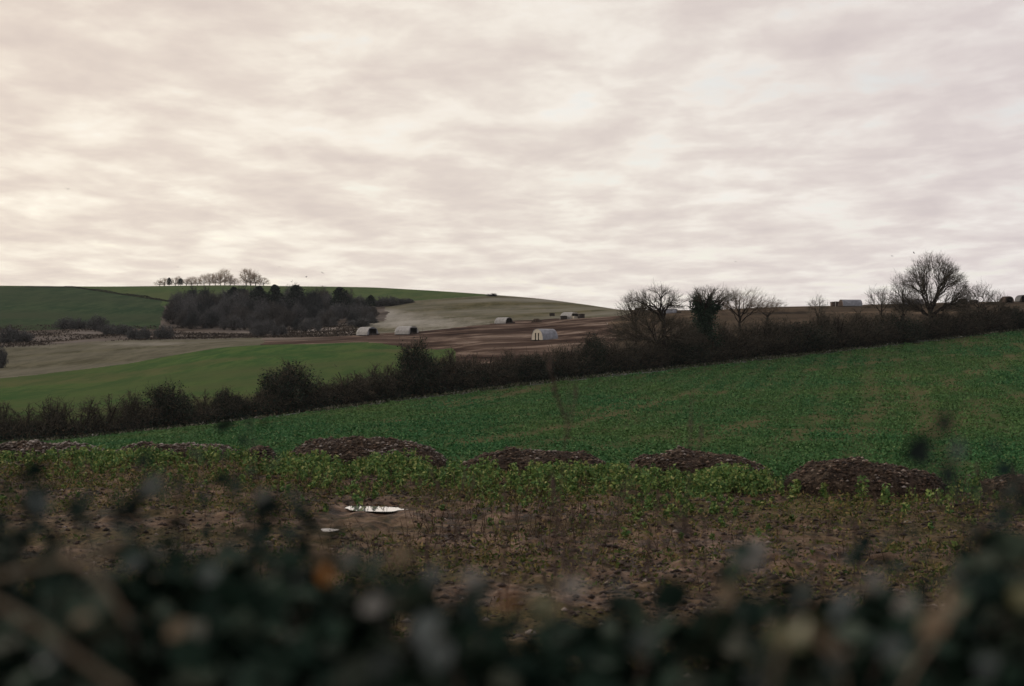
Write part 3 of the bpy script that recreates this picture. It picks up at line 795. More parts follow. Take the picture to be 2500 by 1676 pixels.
NAMED = [
 (D[0], 705, 890, 138, 'round dense dark bush standing well above the left part of the hedge'),
 (D[1], 1012, 838, 112, 'tall dark bush with a feathery top beside the end of the light green field'),
 (D[1], 410, 942, 125, 'broad dark bush in the hedge left of the tallest round bush, between thin twiggy stems'),
 (T[0], 492, 950, 70, 'thin see through twiggy shrub right of the broad dark bush'),
 (D[0], 555, 952, 92, 'squat dark bush just left of the tall round one'),
 (N_[1], 645, 955, 70, 'low dark shrub touching the left side of the round bush'),
 (N_[0], 840, 905, 150, 'wide brown twiggy shrub right of the round bush'),
 (N_[3], 930, 893, 110, 'brown rounded shrub left of the feathery topped bush'),
 (T[1], 205, 968, 110, 'leggy bare shrub with see through stems near the left end'),
 (T[2], 262, 966, 100, 'crooked bare shrub with pale gaps, right of the leggy one'),
 (N_[2], 320, 968, 90, 'bare spreading shrub left of the broad dark bush'),
 (N_[1], 130, 975, 110, 'bushy dark shrub near the left end of the hedge'),
 (T[0], 60, 985, 90, 'sparse bare shrub, second from the left edge'),
 (N_[3], 5, 985, 80, 'dark shrub at the left edge of the view'),
 (N_[2], 1100, 868, 110, 'reddish brown scrubby shrub right of the feathery topped bush'),
 (N_[0], 1190, 862, 110, 'rounded brown shrub below the pale hut with the slotted end'),
 (D[1], 1290, 868, 110, 'dark leafy low shrub right below the slotted hut'),
 (T[1], 1335, 842, 26, 'narrow upright stem sticking out of the hedge below the slotted hut'),
 (N_[1], 1380, 842, 90, 'dense brown shrub right of the upright stem'),
 (D[0], 1447, 818, 70, 'small dark bush with a knobbly top left of the bare trees'),
 (N_[3], 1520, 835, 100, 'bare shrub at the left foot of the open topped bare tree'),
 (T[2], 1550, 832, 80, 'thin bare shrub behind the foot of the open topped bare tree'),
 (D[1], 1660, 825, 120, 'dark shrub between the open topped tree and the ivy covered tree'),
 (N_[0], 1790, 800, 120, 'bare shrub under the pale spreading tree'),
 (N_[2], 1870, 788, 120, 'brown thorny shrub right of the pale spreading tree'),
 (D[0], 1950, 790, 130, 'dense dark green shrub below the long grey hut'),
 (N_[1], 2040, 768, 120, 'tall twiggy shrub right under the long grey hut'),
 (N_[3], 2110, 770, 110, 'brown shrub under the small twiggy tree'),
 (D[1], 2190, 768, 110, 'dark shrub left of the great dome shaped tree'),
 (N_[0], 2330, 762, 110, 'shrub right of the great dome shaped tree'),
 (N_[2], 2405, 752, 110, 'pale brown shrub below the dark boxes on the skyline'),
 (D[0], 2480, 752, 110, 'dark shrub at the right end of the hedge'),
]
for P, x, yt, w, lab in NAMED: hedge_shrub(P, x, yt, w, lab)
for x, yt, w, k in ((765,938,90,0),(885,918,80,4),(1060,882,80,1),(1145,872,80,4),(1240,866,90,2),(1420,846,80,4),(1480,838,100,1),(1560,828,110,0),(1600,826,90,3),(1700,806,90,4),(1730,812,90,0),(1765,796,80,2),(1830,786,100,1),(1910,780,100,1),(2000,768,90,2),(2080,762,90,4),(2150,765,90,3),(2260,758,100,0),(2300,756,90,4),(2370,752,90,1),(2440,746,90,2),(2540,742,90,3)):
    hedge_shrub(N_[k], x, yt, w, 'scrubby bare shrub merging into the dark hedge', off=3.0)

# ------------------------------------------------------------------ bare trees in the hedge
def bare_tree(name, base, seed, trunk, centre, rad, nattr, label, mat='twig', group='bare trees rising from the hedge', **kw):
    tr, tw, N, r = tree_parts(seed, trunk, centre, rad, nattr, **kw)
    root = tag(empty(name, base), label, 'tree', group)
    add('trunk', make_mesh('trunk', *tr, True), M['bark'], root)
    add('crown', make_mesh('crown', *tw), M[mat], root)
    return root, N, r
def px(x, y, Y, base):                      # local coordinates of an image row and column at a tree's distance
    p = pt(x, y, Y) - base; return p
def tree_at(x, Y, xs_trunk, centre_px, rad_px, nattr, seed, label, **kw):
    base = gpt(x, Y)
    trunk = [np.zeros(3)] + [px(a, b, Y, base) for a, b in xs_trunk]
    T_ = [trunk[0]]
    for q in trunk[1:]:
        n = max(1, int(np.linalg.norm(q-T_[-1])/.35)); p0 = T_[-1].copy()
        for i in range(n): T_.append(p0 + (q-p0)*(i+1)/n)
    s = Y/F; c = px(centre_px[0], centre_px[1], Y, base)
    return bare_tree('bare_tree', base, seed, T_, c, (rad_px[0]*s, rad_px[0]*s*.9, rad_px[1]*s), nattr, label, **kw), base

tree_at(2272, 205, [(2273,800),(2272,770)], (2283,752), (91,122), 620, 401, 'great dome shaped bare tree standing on the skyline at the right', limbs=11, per=8, low=-.12, th=.30, fine=.0125, twigs=5, twig_l=.8, jag=.07)
tree_at(2208, 206, [(2207,790),(2205,768)], (2203,752), (40,76), 95, 402, 'small bare tree pressed against the left side of the great dome shaped tree', limbs=6, per=5, low=-.1, th=.15, fine=.012, twigs=5)
tree_at(2152, 200, [(2153,800),(2152,765)], (2146,755), (34,52), 80, 403, 'small thin twiggy tree right of the long grey hut', limbs=6, per=4, low=.05, th=.10, fine=.011, twigs=4)
tree_at(2395, 213, [(2392,780),(2390,757)], (2387,745), (46,48), 110, 404, 'low spreading bare tree right of the great tree, over the dark boxes', limbs=6, per=4, low=0, th=.12, fine=.011, twigs=5)
tree_at(2432, 216, [(2430,780),(2430,757)], (2432,748), (26,34), 50, 405, 'little wispy bare tree in front of the skyline near the right edge', limbs=5, per=3, low=.1, th=.07, fine=.010, twigs=4)
tree_at(1621, 166, [(1621,830),(1620,795),(1619,772),(1612,762)], (1603,748), (64,44), 150, 406, 'open topped bare tree with a leaning forked trunk, left of the ivy covered tree', limbs=7, per=7, low=-.25, th=.24, fine=.011, twigs=4)
tree_at(1552, 172, [(1554,810),(1552,785)], (1548,765), (38,46), 95, 407, 'smaller bare tree close behind the left side of the forked tree', limbs=6, per=6, low=-.2, th=.14, fine=.010, twigs=4)
tree_at(1600, 168, [(1602,860),(1602,842)], (1602,832), (118,66), 430, 408, 'wide low bare tree with tangled branches around the forked trunk', limbs=11, per=8, low=-.1, th=.16, fine=.011, twigs=5)
(ivy_root, ivN, ivr), ivb = tree_at(1722, 172, [(1721,820),(1720,780),(1722,760)], (1736,738), (58,34), 130, 409, 'ivy covered tree with a dark green trunk and bare spreading crown', limbs=8, per=7, low=.05, th=.22, fine=.011, twigs=4)
tree_at(1808, 180, [(1806,830),(1805,790),(1808,772)], (1814,755), (70,46), 190, 410, 'pale spreading bare tree right of the ivy covered tree', mat='twig_pale', limbs=8, per=7, low=-.1, th=.14, fine=.009, twigs=4)
tree_at(1872, 186, [(1872,800),(1874,775)], (1874,760), (42,28), 60, 411, 'low pale twiggy tree, lowest of the group by the ivy covered tree', mat='twig_pale', limbs=6, per=4, low=0, th=.10, fine=.008, twigs=4)
tree_at(1995, 188, [(1996,800),(1997,768)], (1997,760), (22,32), 40, 412, 'slender wispy bare tree left of the long grey hut', limbs=4, per=3, low=.1, th=.07, fine=.009, twigs=4)
def ivy():
    rg = np.random.default_rng(61); s = 172/F
    L = []
    for seed_k, (cx, cy, rx, ry, n) in enumerate(((1718,795,32,42,2600),(1720,762,26,32,2000),(1704,748,20,20,1000),(1703,732,10,14,350),(1737,752,13,20,600),(1752,752,12,8,260),(1735,733,7,12,180),(1728,835,34,26,1200))):
        c = px(cx, cy, 172, ivb); q = rg.normal(size=(n, 3)); q = norm(q)*rg.random((n, 1))**.4*(1 + .22*np.sin(5*q[:, :1]*3+seed_k) + .2*rg.normal(size=(n, 1)))
        L.append(q*np.array([rx*s, rx*s*.8, ry*s])*(.85+.3*rg.random((n, 1))) + c)
    P = np.concatenate(L); V, f = leaves(P, .24*(.6+.8*rg.random(len(P))), rg)
    add('ivy', make_mesh('ivy', V, f), M['ivy'], ivy_root)
ivy()

# ------------------------------------------------------------------ wood on the hillside
def poly_in(px_, py_, poly):
    inside = False; n = len(poly)
    for i in range(n):
        x0, y0 = poly[i]; x1, y1 = poly[(i+1) % n]
        if (y0 > py_) != (y1 > py_) and px_ < (x1-x0)*(py_-y0)/(y1-y0) + x0: inside = not inside
    return inside
WOOD = [(400,806),(412,785),(438,768),(480,756),(560,752),(640,752),(720,752),(800,756),(850,756),(900,762),(925,774),(905,782),(908,792),(880,796),(842,800),(770,812),(700,824),(620,822),(560,812),(470,808)]
def wood():
    rg = np.random.default_rng(71); pts = []
    tries = 0
    while len(pts) < 105 and tries < 20000:
        tries += 1
        x = 395 + 540*rg.random(); y = 750 + 76*rg.random()
        if not poly_in(x, y, WOOD): continue
        if any(((x-a)/15)**2 + ((y-b)/6.0)**2 < 1 for a, b in pts): continue
        pts.append((x, y))
    for i, (x, y) in enumerate(pts):
        g = ground_at_row(x, y, float(lY('foot', x))+5, float(lY('ridge', x)))
        hp = np.interp(x, [400, 440, 560, 700, 850, 930], [42, 56, 54, 48, 42, 22])*(.8+.35*rg.random())
        if y > 800: hp *= .7
        h = hp/F*g[1]*(1.22 if i % 7 == 3 else .96); w = h*(.85+.35*rg.random())
        put_shrub(COPSE[i % 4], 'wood_tree', g, h, w, rg.random()*6.28, 'bare grey brown tree packed into the dark wood on the hillside', 'tree', 'trees of the hillside wood')
wood()
con = []
def conifer(x, ybase, ytop, wpx, label, seed, Y=None, group='evergreens on the hill'):
    rg = np.random.default_rng(seed)
    g = ground_at_row(x, ybase, float(lY('lip', x))-60, float(lY('ridge', x))) if Y is None else gpt(x, Y)
    s = g[1]/F; h = (ybase-ytop)*s; w = wpx*s
    root = tag(empty('evergreen_tree', g), label, 'tree', group)
    n = 2600; t = rg.random(n)**.8; a = rg.random(n)*6.283
    lob = 1 + .25*np.sin(3*a + seed) + .22*np.sin(t*14 + 2*a + seed)
    rr = w*.5*np.minimum(1, 1.35*(1-t)**.55 + .05)*lob*np.sqrt(rg.random(n))*(.8+.4*rg.random(n))
    P = np.stack([np.cos(a)*rr, np.sin(a)*rr, h*(.10+.9*t)], -1)
    V, f = leaves(P, h*.055*(.6+.8*rg.random(n)), rg, .6)
    add('crown', make_mesh('crown', V, f), M['needles'], root)
    V, f = tubes([(0,0,-.2)], [(0,0,h*.9)], [h*.03], [h*.006], 7)
    add('trunk', make_mesh('trunk', V, f), M['bark'], root)
conifer(633, 772, 699, 46, 'round topped evergreen, leftmost of the three dark evergreens at the top of the wood', 501)
conifer(671, 770, 696, 42, 'pointed evergreen in the middle of the three at the top of the wood', 502)
conifer(722, 774, 697, 56, 'broad evergreen, rightmost of the three at the top of the wood', 503)
conifer(829, 776, 702, 48, 'lone pointed evergreen towards the right end of the wood', 504)
conifer(570, 765, 701, 36, 'narrow evergreen left of the three at the top of the wood', 505)
conifer(905, 760, 721, 26, 'small dark evergreen near the thin right tip of the wood', 506)
def scrub(x, ybase, ytop, wpx, label, group, k=0):
    g = ground_at_row(x, ybase, float(lY('foot', x))-70, float(lY('ridge', x)))
    s = g[1]/F
    put_shrub(SCRUB[k % 2], 'scrub_bush', g, (ybase-ytop)*s, wpx*1.3*s, rng.random()*6.28, label, 'bush', group)
G1 = 'dark bushes below the left hill field'
for i, (x, yb, yt, w, lab) in enumerate([(162,803,775,44,'dark bush at the left end of the bush row below the hill field'),(192,806,777,40,'dark bush, second from the left of the row below the hill field'),(236,808,774,48,'tallest dark bush in the middle of the row below the hill field'),
    (268,815,787,44,'dark bush just right of the tallest one below the hill field'),(300,822,795,46,'dark bush on the stepped down right half of the row'),(332,828,797,44,'dark bush with a pale gap beside it in the row below the hill field'),(352,830,800,30,'last dark bush at the right end of the row below the hill field'),
    (400,828,792,40,'dark bush standing alone in front of the left end of the wood'),(20,835,797,56,'dark bush cut off by the left edge below the hill field'),(58,833,802,40,'low dark bush right of the one at the left edge'),(4,915,862,26,'dark bush at the left edge beside the pale stubble field')]):
    scrub(x, yb, yt, w, lab, G1, i)
G2 = 'bushes trailing from the right end of the wood'
for i, (x, yb, yt, w) in enumerate([(880,752,723,44),(930,748,722,48),(958,747,724,44),(985,742,727,36),(1000,740,730,22),(880,800,778,46),(908,790,772,30),(860,775,738,50)]):
    scrub(x, yb, yt, w, 'small dark bush at the thin right end of the wood', G2, i)
scrub(1202, 724, 716, 22, 'tiny brown bush on the skyline of the far hill', 'bushes on the far hill', 1)

# thin hedge dividing the two hill fields
def thin_hedge():
    rg = np.random.default_rng(81); n = 5000
    x = np.interp(rg.random(n), [0, 1], [60, 420]); r = np.interp(x, [-300,180,415,440], [697.5,702.5,738,742])
    Yg = np.linspace(430, 655, 500); tx = np.linspace(50, 430, 60); ty = []
    for a in tx:
        rr = HY - hbase((a-CX)/F*Yg, Yg)/Yg*F; ty.append(Yg[np.argmin(np.abs(rr - np.interp(a, [-300,180,415,440], [698.8,702.5,738,742])))])
    Y = np.interp(x, tx, ty) + rg.normal(size=n)*.5; X = (x-CX)/F*Y
    z = hground(X, Y) + (.05+.95*rg.random(n))*np.interp(x, [60, 200, 420], [.25, .6, .9])*(.6+.8*vnoise(X*.25, X*0, 3))
    c = gpt(240, float(np.interp(240, tx, ty)))
    V, f = leaves(np.stack([X, Y, z], -1), .34*(.6+.8*rg.random(n)), rg)
    tag(add('field_hedge', make_mesh('field_hedge', V, f), M['hedge_leaf']), 'thin dark hedge line running down between the two far hill fields', 'hedge')
thin_hedge()

# ------------------------------------------------------------------ tree line on the hill top
HTP = []
M['twig_hill'] = island_mat('hilltop_twigs', [(0,(.18,.12,.075)),(.5,(.34,.23,.14)),(1,(.50,.36,.23))], .9, .0)  # warm backlight on the crowns is put into this tan twig colour
for s in range(3):
    tr, tw, _, _ = tree_parts(420+s, [np.array([0,0,z]) for z in np.arange(-.2, 1.6, .3)], np.array([0,0,3.6]), (2.7,2.7,4.5), 110, limbs=8, per=5, low=-.6, th=.16, fine=.020, twigs=4, twig_l=.9)
    a = make_mesh('trunk', *tr, True); a.materials.append(M['bark']); b = make_mesh('crown', *tw); b.materials.append(M['twig_hill']); HTP.append((8.2, 5.2, a, b))
def hill_tree(x, ytop, wpx, label, k):
    Y = float(lY('ridge', x)) - 3; g = gpt(x, Y); s = Y/F
    h = (HY-ytop)*s - g[2]; ph, pw, a, b = HTP[k % 3]
    r = empty('hilltop_tree', g, rng.random()*6.28, (wpx*s/pw, wpx*s/pw, h/ph)); tag(r, label, 'tree', 'bare trees along the hill top')
    add('trunk', a, None, r); add('crown', b, None, r)
HTL = [(390,685,24,'faint shrubby tree at the far left of the hill top row'),(402,679,26,'low pale tree left of the small dark evergreen'),(428,678,24,'bushy tree right of the small dark evergreen'),(436,674,16,'thin taller tree right of the small dark evergreen'),
 (455,681,26,'low dense tree left of the middle of the hill top row'),(468,676,26,'low tree with a flat top in the hill top row'),(482,677,24,'second flat topped tree in the hill top row'),(498,671,26,'mid height tree where the hill top row starts to rise'),(512,668,26,'tree of the rising row with a bare gap under it'),
 (526,667,26,'tree left of the tallest of the row, light showing under its crown'),(538,664,26,'tree touching the left side of the tallest of the row'),(549,657,32,'tallest tree of the continuous hill top row'),(562,672,26,'thin tree right of the tallest of the row'),(572,680,22,'small tree at the right end of the continuous row'),
 (601,656,34,'twin stemmed big tree standing apart at the right of the hill top row'),(612,658,36,'crown leaning right beside the twin stemmed big tree'),(624,668,30,'see through tree right of the twin stemmed big tree'),(643,678,30,'lowest faint tree at the right end of the hill top')]
for i, (x, yt, w, lab) in enumerate(HTL): hill_tree(x, yt, w, lab, i)
conifer(413, 702, 682, 13, 'small dark evergreen cone on the hill top row', 511, Y=652, group='evergreens on the hill')
conifer(441, 702, 684, 14, 'stubby dark evergreen on the hill top right of the small cone', 512, Y=652, group='evergreens on the hill')

# ------------------------------------------------------------------ pig huts
M['tin'] = solid_mat('galvanised_tin', (.11,.115,.13), (.29,.30,.32), 1.6, .45, .5, .15)
M['tin_pale'] = solid_mat('pale_tin', (.20,.19,.17), (.44,.43,.41), 1.3, .5, .4, .05)
M['ply'] = solid_mat('pale_board', (.42,.38,.30), (.58,.53,.43), 2.5, .8)
M['wood_dark'] = solid_mat('dark_board', (.025,.02,.018), (.06,.048,.042), 4.0, .85)
M['wood_brown'] = solid_mat('brown_board', (.06,.04,.032), (.12,.085,.065), 4.0, .85)
M['tin_dark'] = solid_mat('rusted_tin', (.05,.05,.052), (.13,.13,.135), 1.6, .6, .3)
M['shade_shell'] = solid_mat('inside_shade', (.012,.010,.009), (.025,.021,.018), 3, .9, .0)  # dark colour stands in for the shade inside the huts
M['white_post'] = solid_mat('pale_post', (.55,.52,.46), (.7,.67,.6), 4.0, .8)
def arch(w, h, n=18):
    th = np.linspace(0, math.pi, n); return [(-math.cos(t)*w/2, math.sin(t)**.85*h) for t in th]
def hut(loc, rz, w, h, L, roofmat, wallmat, label, style='open', skirt=True, sc=1.0):
    """half round tin hut: its axis is y, its front faces -y"""
    root = tag(empty('pig_hut', loc, rz, sc), label, 'hut', 'half round tin huts in the trampled field')
    A = arch(w, h, 22); ny = 44; V = []; k = len(A)
    for sh in (0.0, -.03):
        for j in range(ny+1):
            y = -L/2 + L*j/ny; rip = .012*math.sin(j*math.pi*.9) + sh
            for (x, z) in A:
                q = math.hypot(x, z); V.append((x*(1+rip/q), y, max(z*(1+rip/q), 0)))
    V = np.array(V); I = np.arange(2*(ny+1)*k).reshape(2, ny+1, k)
    f = []
    o = np.stack([I[0,:-1,:-1], I[0,1:,:-1], I[0,1:,1:], I[0,:-1,1:]], -1).reshape(-1, 4)
    i = np.stack([I[1,:-1,:-1], I[1,:-1,1:], I[1,1:,1:], I[1,1:,:-1]], -1).reshape(-1, 4)
    e0 = np.stack([I[0,0,:-1], I[0,0,1:], I[1,0,1:], I[1,0,:-1]], -1); e1 = np.stack([I[0,-1,1:], I[0,-1,:-1], I[1,-1,:-1], I[1,-1,1:]], -1)
    add('roof', make_mesh('roof', V, np.concatenate([o, i, e0, e1]), True), M[roofmat], root)
    m = MB(); nA = len(A); LV = [(x*.965, y, z*.965) for y in (-L/2+.085, L/2-.1) for x, z in A]     # dirty dark shell, added to put the shade of the inside into colour
    m.put(LV, [(j, j+1, j+1+nA, j+nA) for j in range(nA-1)]); m.put([(x*.96, L/2-.12, z*.96) for x, z in A], [list(range(nA))]); m.build('shade_shell', M['shade_shell'], root)
    def topz(x): return max(0.02, h*math.sin(math.acos(max(-1, min(1, -x/(w/2)))))**.85 - .035)
    def panel(name, xs, zlow, y, mat):
        m = MB(); poly = [(x, topz(x)) for x in xs][::-1]
        lo = [(xs[0], zlow), (xs[-1], zlow)]
        m.prism(lo + poly, y, y+.035); return m.build(name, M[mat], root)
    full = list(np.linspace(-w/2+.04, w/2-.04, 15))
    panel('back_wall', full, 0, L/2-.08, wallmat)
    y0 = -L/2 + .03
    if style == 'open':                   # wide dark doorway
        d = w*.33
        panel('front_wall', [x for x in np.linspace(-w/2+.04, -d, 6)], 0, y0, wallmat)
        panel('front_wall', [x for x in np.linspace(d, w/2-.04, 6)], 0, y0, wallmat)
        panel('lintel', list(np.linspace(-d+.003, d-.003, 6)), h*.86, y0, wallmat)
    else:                                 # boards with two narrow slots
        e = [-w/2+.04, -w*.20, -w*.10, w*.06, w*.16, w/2-.04]
        for a, b in ((0,1),(2,3),(4,5)):
            panel('front_wall', list(np.linspace(e[a], e[b], 6)), 0, y0, wallmat)
        for a, b in ((1,2),(3,4)):
            panel('lintel', list(np.linspace(e[a]+.003, e[b]-.003, 4)), h*.62, y0, wallmat)
    m = MB()
    for s in (-1, 1): m.box((s*w*.42-.06, -L/2-.1, -.12), (s*w*.42+.06, L/2+.05, -.004))
    m.build('skid', M['wood_dark'], root)
    if skirt:                             # low board pen in front of the door
        m = MB(); q = w*.36
        m.box((-q, y0-.95, 0), (-q+.04, y0-.02, .36)); m.box((q-.04, y0-.95, 0), (q, y0-.02, .36)); m.box((-q+.042, y0-.95, 0), (q-.042, y0-.91, .34))
        m.build('fender', M['wood_dark'], root)
    return root
def at_row(x, y, a, b): return ground_at_row(x, y, a, b)
def hut_at(x, y, Y0, Y1, yaw, hpx, ratio_w, ratio_l, roofmat, wallmat, label, **kw):
    g = at_row(x, y, Y0, Y1); h = hpx*g[1]/F; g = g + np.array([0, 0, .06])
    return hut(g, math.radians(yaw), h*ratio_w, h, h*ratio_l, roofmat, wallmat, label, **kw)
# yaw 0: front towards the viewer; +90: front to the right; -90: front to the left
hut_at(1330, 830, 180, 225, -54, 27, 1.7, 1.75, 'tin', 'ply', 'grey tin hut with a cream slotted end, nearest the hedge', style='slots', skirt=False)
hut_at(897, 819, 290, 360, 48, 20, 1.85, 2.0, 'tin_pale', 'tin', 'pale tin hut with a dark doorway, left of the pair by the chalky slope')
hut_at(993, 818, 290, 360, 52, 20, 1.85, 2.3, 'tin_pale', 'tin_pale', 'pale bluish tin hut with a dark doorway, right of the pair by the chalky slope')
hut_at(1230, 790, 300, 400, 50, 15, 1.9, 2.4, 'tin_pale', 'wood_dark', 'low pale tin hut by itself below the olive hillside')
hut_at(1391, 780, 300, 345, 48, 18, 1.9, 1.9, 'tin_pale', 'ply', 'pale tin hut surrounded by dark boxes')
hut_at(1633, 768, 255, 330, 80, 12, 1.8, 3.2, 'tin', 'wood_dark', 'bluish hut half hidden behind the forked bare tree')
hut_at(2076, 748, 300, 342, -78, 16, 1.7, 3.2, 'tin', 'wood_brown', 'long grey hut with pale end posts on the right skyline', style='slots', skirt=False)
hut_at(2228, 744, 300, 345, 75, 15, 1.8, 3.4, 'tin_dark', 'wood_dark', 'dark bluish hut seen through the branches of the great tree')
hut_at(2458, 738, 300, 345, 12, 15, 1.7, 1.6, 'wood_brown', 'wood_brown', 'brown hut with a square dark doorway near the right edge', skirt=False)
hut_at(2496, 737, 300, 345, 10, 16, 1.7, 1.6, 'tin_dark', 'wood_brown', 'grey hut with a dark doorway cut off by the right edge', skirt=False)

def feed_box(x, y, Y0, Y1, wpx, hpx, label, mat='wood_dark', rz=10, posts=False):
    g = at_row(x, y, Y0, Y1); s = g[1]/F; w, h = wpx*s, hpx*s
    root = tag(empty('feed_box', g, math.radians(rz)), label, 'feed box', 'boxes standing around the huts')
    m = MB(); m.box((-w/2, -w*.35, .08), (w/2, w*.35, h*.86)); m.build('body', M[mat], root)
    m = MB(); m.prism([(-w*.55, h*.862), (w*.55, h*.862), (w*.55, h*.93), (0, h), (-w*.55, h*.93)], -w*.4, w*.4); m.build('lid', M[mat], root)
    m = MB()
    for q in (-1, 1): m.box((q*w*.35-.06, -w*.4, -.12), (q*w*.35+.06, w*.4, .077))
    m.build('skid', M['wood_brown'], root)
    if posts:
        for q in (-.15, .3):
            m = MB(); m.box((q*w-.05, -w*.42-.1, -.1), (q*w+.05, -w*.42-.02, h*1.05)); m.build('post', M['white_post'], root)
feed_box(1376, 782, 300, 345, 15, 11, 'dark box at the left front of the boxed in hut')
feed_box(1348, 774, 310, 360, 12, 8, 'small grey box standing off to the left of the boxed in hut', rz=-8)
feed_box(1419, 779, 300, 345, 14, 12, 'dark box at the right of the boxed in hut', rz=20)
feed_box(1404, 780, 295, 340, 11, 8, 'pale board box in front of the doorway of the boxed in hut', mat='ply', rz=30)
feed_box(2040, 748, 300, 342, 22, 12, 'brown box with pale posts left of the long grey hut', mat='wood_brown', rz=4, posts=True)
feed_box(2350, 742, 300, 345, 18, 13, 'dark box on the skyline right of the great tree')
feed_box(2378, 741, 300, 345, 18, 11, 'dark box on the skyline, right of the other dark box', rz=-5)
feed_box(1563, 762, 300, 335, 24, 9, 'dark box seen through the smaller bare tree', rz=5)
def mound(x, y, Y0, Y1, wpx, hpx, label, seed):
    g = at_row(x, y, Y0, Y1); s = g[1]/F; w, h = wpx*s, hpx*s
    n, k = 28, 14; U, W = np.meshgrid(np.linspace(-1, 1, n), np.linspace(-1, 1, k))
    prof = np.clip(1-U**2-W**2, 0, 1)**.6
    X, Yy = U*w/2, W*w*.3
    z = prof*h*(1+.7*fbm(X*1.2+seed, Yy*1.2, 3, seed)) - .15*(prof < .02)
    ii = np.arange(n*k).reshape(k, n); f = np.stack([ii[:-1,:-1], ii[:-1,1:], ii[1:,1:], ii[1:,:-1]], -1).reshape(-1, 4)
    o = add('earth_mound', make_mesh('earth_mound', np.stack([X, Yy, z + hground(g[0]+X, g[1]+Yy) - g[2]], -1).reshape(-1, 3), f, True), M['heap']); o.location = g
    tag(o, label, 'mound')
mound(1310, 789, 310, 370, 28, 9, 'low brown earth mound between the lone low hut and the boxed in hut', 3)

# ------------------------------------------------------------------ birds
M['bird'] = solid_mat('bird_plumage', (.02,.02,.02), (.06,.055,.05), 8, .8)
def bird(x, y, Y, span, bank, rz, flap, label):
    m = MB(); sp = span
    ring = []
    prof = [(-.5,.005),(-.36,.05),(-.1,.11),(.15,.10),(.32,.05),(.42,.055),(.5,.012)]
    V = []; k = 8
    for (t, r) in prof:
        for j in range(k):
            a = j*2*math.pi/k; V.append((math.cos(a)*r*sp*.45, t*sp*.55, math.sin(a)*r*sp*.45))
    fs = [(i*k+j, i*k+(j+1) % k, (i+1)*k+(j+1) % k, (i+1)*k+j) for i in range(len(prof)-1) for j in range(k)]
    m.put(V, fs)
    for s in (-1, 1):
        z1, z2 = flap*sp*.16, flap*sp*.04
        W = [(s*.03*sp, .10*sp, 0), (s*.03*sp, -.12*sp, 0), (s*.26*sp, .16*sp, z1), (s*.26*sp, -.06*sp, z1), (s*.5*sp, .02*sp, z2), (s*.49*sp, -.03*sp, z2)]
        W2 = [(a, b, c - .012*sp) for a, b, c in W]
        m.put(W + W2, [(0,2,3,1),(2,4,5,3),(6,7,9,8),(8,9,11,10),(0,6,8,2),(2,8,10,4),(1,3,9,7),(3,5,11,9),(4,10,11,5)])
    o = m.build('bird', M['bird']); p = pt(x, y, Y); o.location = p; o.rotation_euler = (0, math.radians(bank), math.radians(rz))
    tag(o, label, 'bird', 'birds flying over the hills')
bird(165, 462, 130, .55, 8, 10, 1.0, 'dark bird high in the left sky, wings bent, nearest of all')
bird(748, 677, 300, .8, -15, 60, 1.2, 'dark bird low over the hill, lower left of the pair')
bird(787, 667, 300, .85, 25, 40, 1.0, 'dark bird low over the hill, upper right of the pair')
bird(434, 653, 330, .8, 5, 20, .8, 'faint bird above the hill top trees')
bird(681, 652, 330, .7, 10, 20, .8, 'faint bird right of the hill top trees')
bird(2231, 618, 260, .75, 30, 50, 1.0, 'dark bird left above the great dome shaped tree')
bird(2178, 626, 260, .6, 10, 30, 1.0, 'fainter bird further left of the great tree')
bird(1796, 640, 320, .6, 10, 30, 1.0, 'faint bird high over the pale spreading tree')

# ------------------------------------------------------------------ out of focus bramble hedge right in front of the viewer
def bramble_mat():
    m, nt, b = newmat('bramble_leaves'); g = nt.nodes.new('ShaderNodeNewGeometry')
    c = ramp(nt, g.outputs['Random Per Island'], [(0,(.006,.014,.010)),(.45,(.014,.029,.019)),(.8,(.030,.052,.034)),(.93,(.060,.078,.056)),(1,(.12,.12,.095))])
    n = noise(nt, mapping(nt), 7.0, 3, .6)
    c = mixc(nt, ramp(nt, n, [(.55,(0,0,0)),(.72,(.55,.55,.55))]), c, (.040,.064,.048))
    n = noise(nt, mapping(nt, loc=(3,1,2)), 6.0, 3, .6)
    c = mixc(nt, ramp(nt, n, [(.58,(0,0,0)),(.72,(.6,.6,.6))]), c, (.065,.045,.030))
    nt.links.new(c, b.inputs['Base Color']); b.inputs['Roughness'].default_value = .6; b.inputs['Specular IOR Level'].default_value = .05
    return m
M['bramble_leaf'] = bramble_mat()
M['wispy_leaf'] = island_mat('wispy_leaves', [(0,(.009,.020,.017)),(.5,(.018,.034,.027)),(.85,(.040,.054,.042)),(1,(.085,.075,.055))], .7, .05)
M['pale_leaf'] = solid_mat('pale_leaf', (.15,.145,.12), (.26,.245,.21), 20, .5, .4)
M['tan_leaf'] = solid_mat('tan_leaf', (.17,.12,.075), (.27,.20,.12), 20, .6, .3)
M['orange_leaf'] = solid_mat('orange_leaf', (.36,.15,.035), (.44,.20,.05), 20, .6, .3)
M['grey_leaf'] = solid_mat('grey_green_leaf', (.065,.08,.072), (.11,.13,.118), 20, .5, .4)
M['olive_leaf'] = solid_mat('olive_leaf', (.10,.10,.045), (.16,.15,.065), 20, .5, .4)
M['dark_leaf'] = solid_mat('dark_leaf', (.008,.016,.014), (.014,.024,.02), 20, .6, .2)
M['cane'] = solid_mat('bramble_cane', (.13,.10,.065), (.23,.18,.12), 15, .7, .2)
M['dry_stalk'] = solid_mat('dry_stalk', (.05,.035,.028), (.10,.07,.055), 15, .8)
